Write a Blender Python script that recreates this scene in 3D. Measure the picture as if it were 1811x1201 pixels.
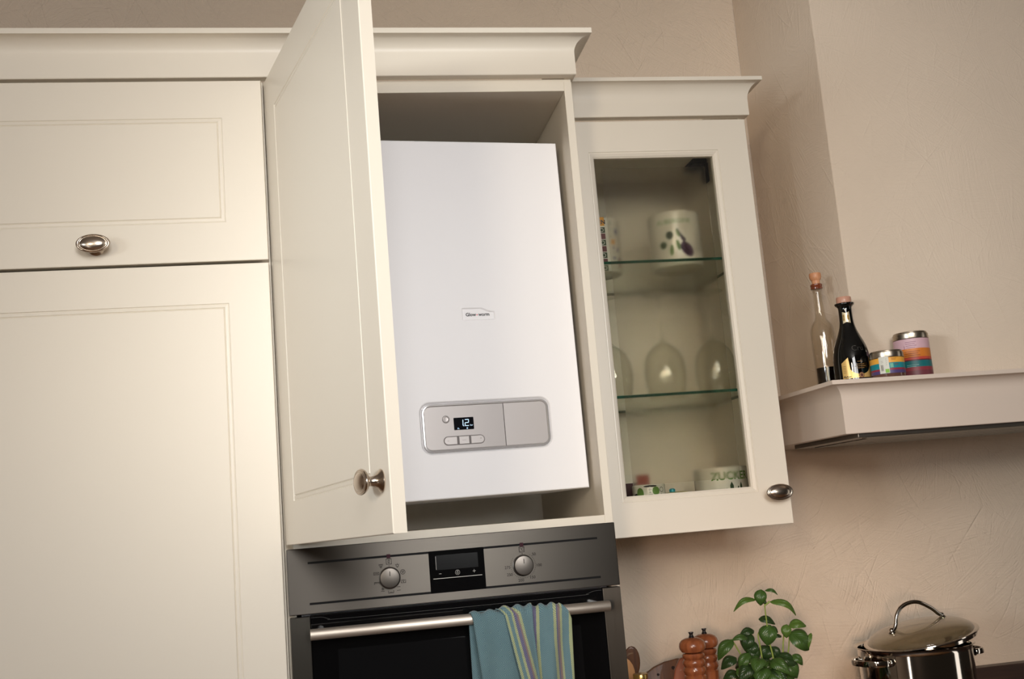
import bpy, bmesh, math, random
from mathutils import Vector, Matrix
R = math.radians
rnd = random.Random(7)
for o in list(bpy.data.objects): bpy.data.objects.remove(o)
sc = bpy.context.scene
COL = sc.collection

# ------------------------------------------------------------------ camera, light, exposure
cam = bpy.data.cameras.new('camera'); cam_ob = bpy.data.objects.new('camera', cam); COL.objects.link(cam_ob)
cam.sensor_width = 36.0; cam.lens = 37.868; cam.clip_start = 0.05
yaw, pitch, roll = R(-10.29206), R(9.43939), R(-4.73021)
fw = Vector((-math.sin(yaw)*math.cos(pitch), math.cos(yaw)*math.cos(pitch), math.sin(pitch)))
rt0 = Vector((math.cos(yaw), math.sin(yaw), 0)); up0 = rt0.cross(fw)
rt = rt0*math.cos(roll)+up0*math.sin(roll); up = -rt0*math.sin(roll)+up0*math.cos(roll)
m = Matrix((rt, up, -fw)).transposed().to_4x4(); m.translation = (0.07534, -1.96281, 1.46040)
cam_ob.matrix_world = m
sc.camera = cam_ob
sc.view_settings.view_transform = 'Standard'; sc.view_settings.look = 'None'
sc.view_settings.exposure = 0.0; sc.view_settings.gamma = 1.0; sc.view_settings.use_curve_mapping = False
sc.cycles.use_denoising = True
sc.cycles.max_bounces = 14; sc.cycles.transmission_bounces = 14; sc.cycles.transparent_max_bounces = 16
sc.cycles.sample_clamp_indirect = 40.0; sc.cycles.blur_glossy = 0.4

w = bpy.data.worlds.new('room_world'); sc.world = w; w.use_nodes = True
w.node_tree.nodes['Background'].inputs[0].default_value = (1.0, 0.78, 0.58, 1)
w.node_tree.nodes['Background'].inputs[1].default_value = 0.015

def area(name, loc, aim, size, power, col, sy=None):
    l = bpy.data.lights.new(name, 'AREA'); l.energy = power; l.color = col; l.size = size
    if sy: l.shape = 'RECTANGLE'; l.size_y = sy
    o = bpy.data.objects.new(name, l); COL.objects.link(o); o.location = loc
    o.rotation_euler = (Vector(aim)-Vector(loc)).to_track_quat('-Z', 'Y').to_euler()
    return o
def spot(name, loc, aim, size, rad, power, col):
    l = bpy.data.lights.new(name, 'SPOT'); l.energy = power; l.color = col; l.spot_size = R(size); l.spot_blend = 1.0; l.shadow_soft_size = rad
    o = bpy.data.objects.new(name, l); COL.objects.link(o); o.location = loc
    o.rotation_euler = (Vector(aim)-Vector(loc)).to_track_quat('-Z', 'Y').to_euler()
    return o
#LIGHTS
spot('key_spot', (-1.5, -4.5, 2.3), (.52, 0, 1.95), 28, .3, 190, (1.0, .87, .68))
spot('low_left_spot', (-2.6, -3.0, 1.8), (.95, .4, 1.5), 26, .28, 180, (.88, .95, 1.0))
spot('high_left_spot', (-2.9, -2.6, 2.0), (1.2, .2, 2.2), 22, .25, 180, (.86, .95, 1.0))  # added spot, lightens the left face of the chimney box
spot('front_spot', (.9, -4.0, 2.0), (.50, 0, 1.74), 22, .35, 180, (1.0, .99, .96))
spot('counter_fill_spot', (-.9, -4.3, 1.45), (1.22, .6, .98), 14, .25, 400, (1.0, .72, .54))  # added fill light, warms and brightens the lower wall behind the counter
area('front_softbox', (.30, -3.2, 2.35), (.3, 0, 1.6), 1.0, 48, (1.0, .99, .98))
area('left_reflection_strip', (-1.7, -3.0, 1.1), (.6, .1, 1.2), .28, 6, (1.0, .95, .88), sy=1.9)  # added strip light: bright stripe on the stockpot, some fill from the left
area('right_reflection_strip', (3.0, -.75, 1.1), (1.35, .3, 1.1), .35, 3.2, (1.0, .95, .88), sy=1.9)  # added strip light, gives the stockpot its bright stripe on the right
#ENDLIGHTS

# ------------------------------------------------------------------ materials
MATS = {}
def lin(c): return tuple((x/12.92 if x <= .04045 else ((x+.055)/1.055)**2.4) for x in [v/255 for v in c])
def mat(name, rgb, rough=.5, metal=0.0, coat=0.0, spec=.5, trans=0.0, ior=1.45, emit=None, es=0.0, aniso=0.0):
    if name in MATS: return MATS[name]
    mt = bpy.data.materials.new(name); mt.use_nodes = True
    b = mt.node_tree.nodes['Principled BSDF']
    b.inputs['Base Color'].default_value = (*lin(rgb), 1); b.inputs['Roughness'].default_value = rough
    b.inputs['Metallic'].default_value = metal; b.inputs['Coat Weight'].default_value = coat
    b.inputs['Specular IOR Level'].default_value = spec; b.inputs['IOR'].default_value = ior
    b.inputs['Transmission Weight'].default_value = trans; b.inputs['Anisotropic'].default_value = aniso
    if emit: b.inputs['Emission Color'].default_value = (*lin(emit), 1); b.inputs['Emission Strength'].default_value = es
    MATS[name] = mt
    return mt
def nodes(mt): return mt.node_tree.nodes, mt.node_tree.links, mt.node_tree.nodes['Principled BSDF']
def N(nt, t, **kw):
    n = nt.nodes.new(t)
    for k, v in kw.items():
        if k.startswith('i_'): n.inputs[k[2:].replace('_', ' ')].default_value = v
        else: setattr(n, k, v)
    return n

def paint_mat(name, rgb, rough=.38):
    mt = mat(name, rgb, rough, spec=.45)
    nt = mt.node_tree; ns, lk, b = nodes(mt)
    tc = N(nt, 'ShaderNodeTexCoord'); nz = N(nt, 'ShaderNodeTexNoise', i_Scale=900.0, i_Detail=2.0)
    bp = N(nt, 'ShaderNodeBump', i_Strength=.02, i_Distance=.0005)
    lk.new(tc.outputs['Object'], nz.inputs['Vector']); lk.new(nz.outputs['Fac'], bp.inputs['Height']); lk.new(bp.outputs['Normal'], b.inputs['Normal'])
    return mt
CREAM = paint_mat('cream_paint', (228, 219, 204), .36)
CREAM_IN = paint_mat('cream_melamine', (226, 217, 201), .5)
HOODP = paint_mat('hood_paint', (216, 199, 184), .42)

def plaster_mat(name, rgb, scale=1.0, relief=1.0):
    """trowelled plaster: strokes turn from patch to patch, ridges where two patches meet"""
    mt = mat(name, rgb, .82, spec=.25)
    nt = mt.node_tree; ns, lk, b = nodes(mt)
    uv = N(nt, 'ShaderNodeUVMap')
    wob = N(nt, 'ShaderNodeTexNoise', i_Scale=3.0, i_Detail=2.0)
    lk.new(uv.outputs['UV'], wob.inputs['Vector'])
    mix = N(nt, 'ShaderNodeMix', data_type='VECTOR'); mix.inputs['Factor'].default_value = .06
    lk.new(uv.outputs['UV'], mix.inputs[4]); lk.new(wob.outputs['Color'], mix.inputs[5])
    def layer(vs, off, lines, ridge):
        mp = N(nt, 'ShaderNodeMapping'); mp.inputs['Location'].default_value = (off, off*.7, 0); mp.inputs['Rotation'].default_value = (0, 0, off)
        lk.new(mix.outputs[1], mp.inputs['Vector'])
        vor = N(nt, 'ShaderNodeTexVoronoi', voronoi_dimensions='2D', i_Scale=vs)
        lk.new(mp.outputs['Vector'], vor.inputs['Vector'])
        sep = N(nt, 'ShaderNodeSeparateColor'); lk.new(vor.outputs['Color'], sep.inputs['Color'])
        ang = N(nt, 'ShaderNodeMath', operation='MULTIPLY'); ang.inputs[1].default_value = 6.28
        lk.new(sep.outputs[0], ang.inputs[0])
        vr = N(nt, 'ShaderNodeVectorRotate', rotation_type='Z_AXIS')
        lk.new(mp.outputs['Vector'], vr.inputs['Vector']); lk.new(ang.outputs[0], vr.inputs['Angle'])
        m2 = N(nt, 'ShaderNodeMapping'); m2.inputs['Scale'].default_value = (7.0, lines, 1)
        lk.new(vr.outputs['Vector'], m2.inputs['Vector'])
        st = N(nt, 'ShaderNodeTexNoise', i_Scale=1.0, i_Detail=3.0, i_Roughness=.6)
        lk.new(m2.outputs['Vector'], st.inputs['Vector'])
        return st.outputs['Fac']
    def ridges(ang, off, sx_, sy_, ht):
        mp = N(nt, 'ShaderNodeMapping', vector_type='POINT'); mp.inputs['Rotation'].default_value = (0, 0, R(ang)); mp.inputs['Location'].default_value = (off, off*1.7, 0)
        lk.new(mix.outputs[1], mp.inputs['Vector'])
        m3 = N(nt, 'ShaderNodeMapping'); m3.inputs['Scale'].default_value = (sx_, sy_, 1); lk.new(mp.outputs['Vector'], m3.inputs['Vector'])
        ed = N(nt, 'ShaderNodeTexVoronoi', voronoi_dimensions='2D', feature='DISTANCE_TO_EDGE', i_Scale=1.0)
        lk.new(m3.outputs['Vector'], ed.inputs['Vector'])
        rg = N(nt, 'ShaderNodeMapRange', interpolation_type='SMOOTHSTEP')
        rg.inputs['From Min'].default_value = 0.0; rg.inputs['From Max'].default_value = .0026*sy_
        rg.inputs['To Min'].default_value = ht; rg.inputs['To Max'].default_value = 0
        lk.new(ed.outputs['Distance'], rg.inputs['Value'])
        mk = N(nt, 'ShaderNodeTexNoise', i_Scale=9.0, i_Detail=1.0); lk.new(mp.outputs['Vector'], mk.inputs['Vector'])
        mm = N(nt, 'ShaderNodeMapRange', interpolation_type='SMOOTHSTEP'); mm.inputs['From Min'].default_value = .50; mm.inputs['From Max'].default_value = .66
        lk.new(mk.outputs['Fac'], mm.inputs['Value'])
        pw = N(nt, 'ShaderNodeMath', operation='MULTIPLY'); lk.new(rg.outputs[0], pw.inputs[0]); lk.new(mm.outputs[0], pw.inputs[1])
        return pw.outputs[0]
    def add(a_, b_, k=1.0):
        n = N(nt, 'ShaderNodeMath', operation='MULTIPLY_ADD'); n.inputs[1].default_value = k
        lk.new(b_, n.inputs[0]); lk.new(a_, n.inputs[2]); return n.outputs[0]
    hsum = layer(6.5*scale, 0.0, 210.0, 0)
    hsum = add(hsum, layer(10.0*scale, 1.3, 300.0, 0), .7)
    for ang, off, sx_, sy_, ht in ((58, .3, 2.4, 10, .42), (-52, 4.1, 2.0, 9, .42), (18, 7.7, 3.0, 13, .32), (80, 2.9, 2.6, 12, .32), (-20, 9.3, 3.2, 14, .28), (38, 12.3, 4, 18, .3), (-66, 15.3, 4, 17, .3)):
        hsum = add(hsum, ridges(ang, off, sx_, sy_, ht))
    gr = N(nt, 'ShaderNodeTexNoise', i_Scale=420.0, i_Detail=2.0); lk.new(uv.outputs['UV'], gr.inputs['Vector'])
    s3 = N(nt, 'ShaderNodeMath', operation='MULTIPLY_ADD'); s3.inputs[1].default_value = .35
    lk.new(gr.outputs['Fac'], s3.inputs[0]); lk.new(hsum, s3.inputs[2])
    bp = N(nt, 'ShaderNodeBump', i_Strength=.8, i_Distance=.0028*relief)
    lk.new(s3.outputs[0], bp.inputs['Height']); lk.new(bp.outputs['Normal'], b.inputs['Normal'])
    big = N(nt, 'ShaderNodeTexNoise', i_Scale=4.0, i_Detail=4.0); lk.new(uv.outputs['UV'], big.inputs['Vector'])
    hs = N(nt, 'ShaderNodeHueSaturation'); hs.inputs['Color'].default_value = (*lin(rgb), 1)
    mr = N(nt, 'ShaderNodeMapRange'); mr.inputs['To Min'].default_value = .94; mr.inputs['To Max'].default_value = 1.06
    lk.new(big.outputs['Fac'], mr.inputs['Value']); lk.new(mr.outputs[0], hs.inputs['Value']); lk.new(hs.outputs[0], b.inputs['Base Color'])
    return mt
PLASTER = plaster_mat('trowelled_plaster', (216, 198, 178), 1.0, 1.0)
PLASTER2 = plaster_mat('smoother_plaster', (218, 200, 180), 1.0, .42)
CEIL = mat('ceiling_paint', (200, 196, 190), .9)

def brushed(name, rgb, rough, axis=0, metal=1.0):
    mt = mat(name, rgb, rough, metal, aniso=.88)
    nt = mt.node_tree; ns, lk, b = nodes(mt)
    tg = N(nt, 'ShaderNodeCombineXYZ'); tg.inputs[2 if axis == 0 else 0].default_value = 1.0   # grain spreads highlights across itself
    lk.new(tg.outputs[0], b.inputs['Tangent'])
    tc = N(nt, 'ShaderNodeTexCoord'); mp = N(nt, 'ShaderNodeMapping')
    s = [900.0, 900.0, 900.0]; s[axis] = 12.0; mp.inputs['Scale'].default_value = s
    nz = N(nt, 'ShaderNodeTexNoise', i_Scale=1.0, i_Detail=3.0)
    lk.new(tc.outputs['Object'], mp.inputs['Vector']); lk.new(mp.outputs['Vector'], nz.inputs['Vector'])
    mr = N(nt, 'ShaderNodeMapRange'); mr.inputs['To Min'].default_value = rough-.05; mr.inputs['To Max'].default_value = rough+.07
    lk.new(nz.outputs['Fac'], mr.inputs['Value']); lk.new(mr.outputs[0], b.inputs['Roughness'])
    return mt
STEEL = brushed('brushed_steel', (77, 73, 68), .36)
STEELD = brushed('dark_brushed_steel', (96, 92, 86), .36, axis=2)
CHROME = mat('polished_steel', (205, 198, 190), .08, 1.0)
NICKEL = mat('satin_nickel', (188, 174, 160), .24, 1.0)
BLACKGL = mat('black_glass', (10, 10, 11), .06, spec=.6)
BLACKP = mat('black_plastic', (12, 12, 13), .6, spec=.15)

def glass_sheet(name, rgb, refl=.9):
    """thin clear pane: lets light straight through, mirrors a little by angle"""
    mt = bpy.data.materials.new(name); mt.use_nodes = True; nt = mt.node_tree
    for n in list(nt.nodes): nt.nodes.remove(n)
    out = N(nt, 'ShaderNodeOutputMaterial'); tr = N(nt, 'ShaderNodeBsdfTransparent'); gl = N(nt, 'ShaderNodeBsdfGlossy')
    tr.inputs[0].default_value = (*lin(rgb), 1); gl.inputs['Roughness'].default_value = .03
    lw = N(nt, 'ShaderNodeLayerWeight'); lw.inputs['Blend'].default_value = .5
    pw = N(nt, 'ShaderNodeMath', operation='POWER'); pw.inputs[1].default_value = 3.5; nt.links.new(lw.outputs['Facing'], pw.inputs[0])
    ml = N(nt, 'ShaderNodeMath', operation='MULTIPLY_ADD', use_clamp=True); ml.inputs[1].default_value = refl; ml.inputs[2].default_value = .04
    mx = N(nt, 'ShaderNodeMixShader')
    nt.links.new(pw.outputs[0], ml.inputs[0]); nt.links.new(ml.outputs[0], mx.inputs[0])
    nt.links.new(tr.outputs[0], mx.inputs[1]); nt.links.new(gl.outputs[0], mx.inputs[2]); nt.links.new(mx.outputs[0], out.inputs[0])
    return mt
PANE = glass_sheet('clear_pane', (250, 251, 248), .6)
GLASSW = glass_sheet('wine_glass', (253, 253, 251), .72)
GLASSB = glass_sheet('bottle_glass', (252, 250, 246), .95)
GLASSL = glass_sheet('lid_glass', (240, 238, 231), .95)
SHELFG = glass_sheet('shelf_glass', (250, 252, 249), .3)
SATIN = mat('satin_glass', (244, 239, 231), .265, trans=1.0, ior=1.2)

def wood(name, c1, c2, rough=.4, scale=1.0, axis=2):
    mt = mat(name, c1, rough, coat=.15)
    nt = mt.node_tree; ns, lk, b = nodes(mt)
    tc = N(nt, 'ShaderNodeTexCoord'); mp = N(nt, 'ShaderNodeMapping')
    s = [90*scale]*3; s[axis] = 9*scale; mp.inputs['Scale'].default_value = s
    nz = N(nt, 'ShaderNodeTexNoise', i_Scale=1.0, i_Detail=5.0, i_Distortion=.6)
    cr = N(nt, 'ShaderNodeValToRGB'); cr.color_ramp.elements[0].position = .3; cr.color_ramp.elements[1].position = .7
    cr.color_ramp.elements[0].color = (*lin(c2), 1); cr.color_ramp.elements[1].color = (*lin(c1), 1)
    lk.new(tc.outputs['Object'], mp.inputs['Vector']); lk.new(mp.outputs['Vector'], nz.inputs['Vector'])
    lk.new(nz.outputs['Fac'], cr.inputs['Fac']); lk.new(cr.outputs[0], b.inputs['Base Color'])
    return mt
WOODM = wood('cherry_wood', (152, 90, 56), (120, 66, 40), .25)
WOODD = wood('walnut_wood', (108, 68, 40), (72, 44, 26), .6)
WOODL = wood('beech_wood', (214, 160, 110), (196, 140, 92), .5)
WORKTOP = wood('dark_worktop_wood', (66, 46, 36), (46, 32, 26), .45, .6, axis=0)

# ------------------------------------------------------------------ builders
def tag(o, label=None, cat=None, group=None, kind=None):
    if label: o['label'] = label
    if cat: o['category'] = cat
    if group: o['group'] = group
    if kind: o['kind'] = kind
    return o
def wloc(p):
    v = Vector((0, 0, 0))
    while p is not None: v = v + p.location; p = p.parent
    return v
def thing(name, loc, label, cat, group=None, rot=(0, 0, 0)):
    o = bpy.data.objects.new(name, None); o.empty_display_size = .05; COL.objects.link(o)
    o.location = loc; o.rotation_euler = rot
    return tag(o, label, cat, group)
def obj(name, V, F, mt, parent=None, local=False, smooth=None, origin=None, uvs=None, mats=None, midx=None):
    """one mesh object; V in world coordinates unless local (then in the parent's frame)"""
    off = Vector((0, 0, 0))
    if not local:
        off = wloc(parent) if parent is not None else Vector(origin or (0, 0, 0))
    me = bpy.data.meshes.new(name)
    me.from_pydata([tuple(Vector(v)-off) for v in V], [], F)
    for q in (mats or [mt]): me.materials.append(q)
    if midx:
        for p, i in zip(me.polygons, midx): p.material_index = i
    if uvs:
        ul = me.uv_layers.new(name='UVMap')
        for lp in me.loops: ul.data[lp.index].uv = uvs[lp.vertex_index]
    bm = bmesh.new(); bm.from_mesh(me); bmesh.ops.recalc_face_normals(bm, faces=bm.faces); bm.to_mesh(me); bm.free()
    if smooth is not None:
        for p in me.polygons: p.use_smooth = True
        me.set_sharp_from_angle(angle=R(smooth))
    me.update()
    o = bpy.data.objects.new(name, me); COL.objects.link(o)
    if parent is not None: o.parent = parent
    elif origin is not None and not local: o.location = origin
    return o
def box_geo(x0, x1, y0, y1, z0, z1, bev=.0):
    bm = bmesh.new()
    bmesh.ops.create_cube(bm, size=1.0)
    for v in bm.verts: v.co = ((x0+x1)/2+v.co.x*(x1-x0), (y0+y1)/2+v.co.y*(y1-y0), (z0+z1)/2+v.co.z*(z1-z0))
    if bev: bmesh.ops.bevel(bm, geom=list(bm.edges), offset=bev, segments=2, affect='EDGES', profile=.5)
    bm.verts.index_update()
    V = [v.co.copy() for v in bm.verts]; F = [[v.index for v in f.verts] for f in bm.faces]; bm.free()
    return V, F
def box(name, b, mt, parent=None, bev=.0008, **kw):
    V, F = box_geo(*b, bev=bev); return obj(name, V, F, mt, parent, **kw)
def join(*geos):
    V, F = [], []
    for v, f in geos:
        n = len(V); V += list(v); F += [[i+n for i in q] for q in f]
    return V, F
def lathe_geo(prof, c=(0, 0, 0), seg=40, sx=1.0, closed=False, a0=0.0):
    V, F = [], []
    n = len(prof)
    for k in range(seg):
        a = a0+2*math.pi*k/seg
        for r, z in prof: V.append((c[0]+r*math.cos(a)*sx, c[1]+r*math.sin(a), c[2]+z))
    for k in range(seg):
        k2 = (k+1) % seg
        for i in range(n-1 if not closed else n):
            j = (i+1) % n
            q = [k*n+i, k2*n+i, k2*n+j, k*n+j]
            F.append(q)
    if not closed:
        if prof[0][0] > 1e-6: F.append([k*n for k in range(seg)])
        if prof[-1][0] > 1e-6: F.append([k*n+n-1 for k in range(seg)][::-1])
    bm = bmesh.new(); vs = [bm.verts.new(v) for v in V]
    for f in F:
        try: bm.faces.new([vs[i] for i in f])
        except ValueError: pass
    bmesh.ops.remove_doubles(bm, verts=bm.verts, dist=1e-6)
    bm.verts.index_update()
    V = [v.co.copy() for v in bm.verts]; F = [[v.index for v in f.verts] for f in bm.faces]; bm.free()
    return V, F
def lathe(name, prof, c, mt, parent=None, seg=40, smooth=35, **kw):
    V, F = lathe_geo(prof, c, seg); return obj(name, V, F, mt, parent, smooth=smooth, **kw)
def spline(pts, n=8):
    P = [Vector(p) for p in pts]; out = []
    for i in range(len(P)-1):
        p0 = P[max(i-1, 0)]; p1 = P[i]; p2 = P[i+1]; p3 = P[min(i+2, len(P)-1)]
        for k in range(n):
            t = k/n
            out.append(.5*((2*p1)+(p2-p0)*t+(2*p0-5*p1+4*p2-p3)*t*t+(3*p1-p0-3*p2+p3)*t**3))
    out.append(P[-1]); return out
def tube_geo(pts, rad, seg=12, flat=1.0):
    P = [Vector(p) for p in pts]; V, F = [], []
    ref = Vector((0.03, 0.05, 1)).normalized()
    for i, p in enumerate(P):
        t = (P[min(i+1, len(P)-1)]-P[max(i-1, 0)]).normalized()
        if abs(t.dot(ref)) > .98: b1 = t.cross(Vector((1, 0.1, 0))).normalized()
        else: b1 = t.cross(ref).normalized()
        b2 = t.cross(b1).normalized()
        r = rad[i] if isinstance(rad, (list, tuple)) else rad
        for k in range(seg):
            a = 2*math.pi*k/seg; V.append(p+b1*math.cos(a)*r+b2*math.sin(a)*r*flat)
    for i in range(len(P)-1):
        for k in range(seg): F.append([i*seg+k, i*seg+(k+1) % seg, (i+1)*seg+(k+1) % seg, (i+1)*seg+k])
    F.append(list(range(seg))[::-1]); F.append([(len(P)-1)*seg+k for k in range(seg)])
    return V, F
def tube(name, pts, rad, mt, parent=None, seg=12, flat=1.0, **kw):
    V, F = tube_geo(pts, rad, seg, flat); return obj(name, V, F, mt, parent, smooth=50, **kw)
def prism_geo(poly, y0, y1):
    """outline poly in (x, z), from y0 (front) to y1"""
    n = len(poly)
    V = [(x, y0, z) for x, z in poly]+[(x, y1, z) for x, z in poly]
    F = [list(range(n)), list(range(2*n-1, n-1, -1))]+[[i, (i+1) % n, n+(i+1) % n, n+i] for i in range(n)]
    return V, F
def rrect(x0, x1, z0, z1, r, n=6):
    P = []
    for cx, cz, a in ((x1-r, z1-r, 0), (x0+r, z1-r, 90), (x0+r, z0+r, 180), (x1-r, z0+r, 270)):
        for k in range(n+1): P.append((cx+r*math.cos(R(a+90*k/n)), cz+r*math.sin(R(a+90*k/n))))
    return P
def loops_geo(loops, cap=True):
    """bridge equal-length closed loops of (x, y, z)"""
    n = len(loops[0]); V = [p for l in loops for p in l]; F = []
    for a in range(len(loops)-1):
        for i in range(n): F.append([a*n+i, a*n+(i+1) % n, (a+1)*n+(i+1) % n, (a+1)*n+i])
    if cap: F.append([(len(loops)-1)*n+i for i in range(n)])
    return V, F
def text_geo(s, size, depth=0.0, align='CENTER', bold=0.0):
    cu = bpy.data.curves.new('txt', 'FONT'); cu.body = s; cu.size = size; cu.align_x = align; cu.align_y = 'CENTER'; cu.offset = bold
    cu.resolution_u = 3; cu.fill_mode = 'FRONT'
    o = bpy.data.objects.new('txt', cu); COL.objects.link(o)
    bpy.context.view_layer.update()
    dg = bpy.context.evaluated_depsgraph_get()
    me = bpy.data.meshes.new_from_object(o.evaluated_get(dg))
    V = [(v.co.x, v.co.y) for v in me.vertices]; F = [list(p.vertices) for p in me.polygons]
    bpy.data.objects.remove(o); bpy.data.curves.remove(cu); bpy.data.meshes.remove(me)
    return V, F
def strokes_geo(lines, wd):
    """flat strokes in 2D: list of polylines"""
    V, F = [], []
    cut = []
    for pl in lines:
        for p, q in zip(pl[:-1], pl[1:]):
            k = max(1, int(math.dist(p, q)/.004))
            cut += [[(p[0]+(q[0]-p[0])*i/k, p[1]+(q[1]-p[1])*i/k), (p[0]+(q[0]-p[0])*(i+1)/k, p[1]+(q[1]-p[1])*(i+1)/k)] for i in range(k)]
    for pl in cut:
        for (x0, y0), (x1, y1) in zip(pl[:-1], pl[1:]):
            d = Vector((x1-x0, y1-y0)); L = d.length
            if L < 1e-9: continue
            d /= L; n = Vector((-d.y, d.x))*wd/2; e = d*wd*.35; b = len(V)
            a0 = Vector((x0, y0))-e; a1 = Vector((x1, y1))+e
            V += [tuple(a0+n), tuple(a0-n), tuple(a1-n), tuple(a1+n)]; F.append([b, b+1, b+2, b+3])
    return V, F
def circ(cx, cy, r, n=20, a0=0, a1=360): return [(cx+r*math.cos(R(a0+(a1-a0)*k/n)), cy+r*math.sin(R(a0+(a1-a0)*k/n))) for k in range(n+1)]
def flat(name, VF, x, z, y, mt, parent, **kw):
    """2D print laid on a vertical face that looks towards -Y"""
    V, F = VF; return obj(name, [(x+a, y, z+b) for a, b in V], F, mt, parent, **kw)
def wrap_geo(V2, F, c, r, a0):
    """2D print wrapped on an upright cylinder; a0 = angle of x=0"""
    return [(c[0]+r*math.cos(a0+x/r), c[1]+r*math.sin(a0+x/r), c[2]+z) for x, z in V2], F
def poly_print(polys):
    """list of outlines -> fan triangulated (kept short for wrapping)"""
    V, F = [], []
    for p in polys:
        n = len(p); b = len(V); cx = sum(q[0] for q in p)/n; cz = sum(q[1] for q in p)/n
        V += [(cx, cz)]
        for f in (.25, .5, .75, 1.0): V += [(cx+(x-cx)*f, cz+(z-cz)*f) for x, z in p]
        for i in range(n):
            j = (i+1) % n; F.append([b, b+1+i, b+1+j])
            for q in range(3): F.append([b+1+q*n+i, b+1+(q+1)*n+i, b+1+(q+1)*n+j, b+1+q*n+j])
    return V, F
def grid_print(x0, x1, z0, z1, n=6):
    V, F = [], []
    for i in range(n+1):
        x = x0+(x1-x0)*i/n; V += [(x, z0), (x, z1)]
    for i in range(n): F.append([2*i, 2*i+2, 2*i+3, 2*i+1])
    return V, F

def door_geo(w_, h, t=.019, a=.073, hole=False):
    """door leaf in its own frame: x 0..w, z 0..h, front y=0; routed double groove at inset a"""
    def ring(i, d, top=0): return [(i, d, i), (w_-i, d, i), (w_-i, d, h-i), (i, d, h-i)]
    L = [ring(0, t), ring(0, .0015), ring(.0005, .0005), ring(.0015, 0), ring(a, 0)]
    if not hole:
        L += [ring(a+.0012, .0016), ring(a+.0030, .0007), ring(a+.0074, .0003), ring(a+.0086, .0018), ring(a+.0104, 0)]
        V, F = loops_geo(L, True); F.append([3, 2, 1, 0])
    else:
        L += [ring(a+.0012, .0015), ring(a+.0035, .0012), ring(a+.0095, .0040), ring(a+.0108, .0055), ring(a+.0128, .0070), ring(a+.0128, t)]
        V, F = loops_geo(L, False); n = len(L)-1
        for i in range(4): F.append([i, n*4+i, n*4+(i+1) % 4, (i+1) % 4])
    return V, F
def knob(door, x, z):
    """oval nickel knob; local frame of the door, sticks out to -y"""
    def rev(prof, sx):
        V, F = lathe_geo(prof, (0, 0, 0), 40, sx)
        return [(x+p[0], -p[2], z+p[1]) for p in V], F
    base = rev([(.0, .0), (.0150, .0), (.0155, .0012), (.0140, .0028), (.0095, .0060), (.0070, .0110), (.0062, .0160), (.0066, .0200), (.0090, .0225), (0, .0226)], 1.0)
    k = obj('knob', *base, NICKEL, door, local=True, smooth=40)
    head = rev([(.0, .0215), (.0095, .0218), (.0140, .0235), (.0165, .0262), (.0170, .0280), (.0164, .0296), (.0152, .0302), (.0146, .0298), (.0141, .0304), (.0134, .0306), (.0128, .0303), (.0120, .0312), (.0090, .0332), (.0050, .0344), (0, .0348)], 1.72)
    obj('knob_head', *head, NICKEL, k, local=True, smooth=50)
    return k

# ------------------------------------------------------------------ setting
YW, ZC = .62, 2.87
def quad_wall(name, pts, uv, mt, nseg=None):
    return tag(obj(name, pts, [list(range(len(pts)))], mt, None, uvs=uv), kind='structure')
quad_wall('wall_back', [(-3.3, YW, 0), (3.4, YW, 0), (3.4, YW, ZC), (-3.3, YW, ZC)], [(-3.3, 0), (3.4, 0), (3.4, ZC), (-3.3, ZC)], PLASTER)
XL, XR, YF = -3.3, 3.4, -5.3
quad_wall('ceiling', [(XL, YF, ZC), (XR, YF, ZC), (XR, YW, ZC), (XL, YW, ZC)], [(0, 0), (1, 0), (1, 1), (0, 1)], CEIL)
quad_wall('floor', [(XL, YF, 0), (XR, YF, 0), (XR, YW, 0), (XL, YW, 0)], [(0, 0), (1, 0), (1, 1), (0, 1)], wood('oak_floor', (150, 112, 78), (124, 90, 60), .5, .3, axis=0))
quad_wall('wall_left', [(XL, YF, 0), (XL, YW, 0), (XL, YW, ZC), (XL, YF, ZC)], [(0, 0), (6, 0), (6, 3), (0, 3)], PLASTER)
# plastered chimney box above the hood
XB, XB1, YB, ZB = 1.2275, 1.92, .1985, 1.690
bv = .004
P = [(XB, YW-.001), (XB, YB+bv), (XB+bv*.3, YB+bv*.3), (XB+bv, YB), (XB1, YB), (XB1, YW-.001)]
d = 0; acc = [0]
for p, q in zip(P[:-1], P[1:]): acc.append(acc[-1]+math.dist(p, q))
V = [(x, y, z) for z in (ZB, ZC-.0005) for x, y in P]; n = len(P)
tag(obj('wall_right', V, [[i, i+1, n+i+1, n+i] for i in range(n-1)]+[list(range(n))[::-1]], PLASTER2, None,
        uvs=[(3.7+s, z) for z in (ZB, ZC) for s in acc], smooth=60), kind='structure')

# ------------------------------------------------------------------ tall cabinets
def carcass(root, x0, x1, yf, yb, z0, z1, t=.0156, back=True, zt=.0192):
    c = box('side_panel', (x0, x0+t, yf, yb, z0, z1), CREAM_IN, root)
    box('side_panel', (x1-t, x1, yf, yb, z0, z1), CREAM_IN, root)
    box('top_panel', (x0+t, x1-t, yf, yb, z1-zt, z1), CREAM_IN, root)
    if back: box('back_panel', (x0+t, x1-t, yb-.008, yb, z0, z1-zt), CREAM_IN, root)
larder = thing('larder_cabinet', (-.307, .32, 0), 'tall cream larder cabinet at the left with two closed panelled doors', 'cabinet')
carcass(larder, -.6095, -.0048, .021, YW-.002, 0, 2.3121)
box('bottom_panel', (-.594, -.0205, .021, YW-.01, .1, .118), CREAM_IN, larder)
def add_door(root, x0, x1, yf, z0, z1, label, **kw):
    V, F = door_geo(x1-x0, z1-z0, **kw)
    o = obj('door', V, F, CREAM, root, local=True); o.location = Vector((x0, yf, z0))-root.location
    if label: o['label'] = label
    return o
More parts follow.
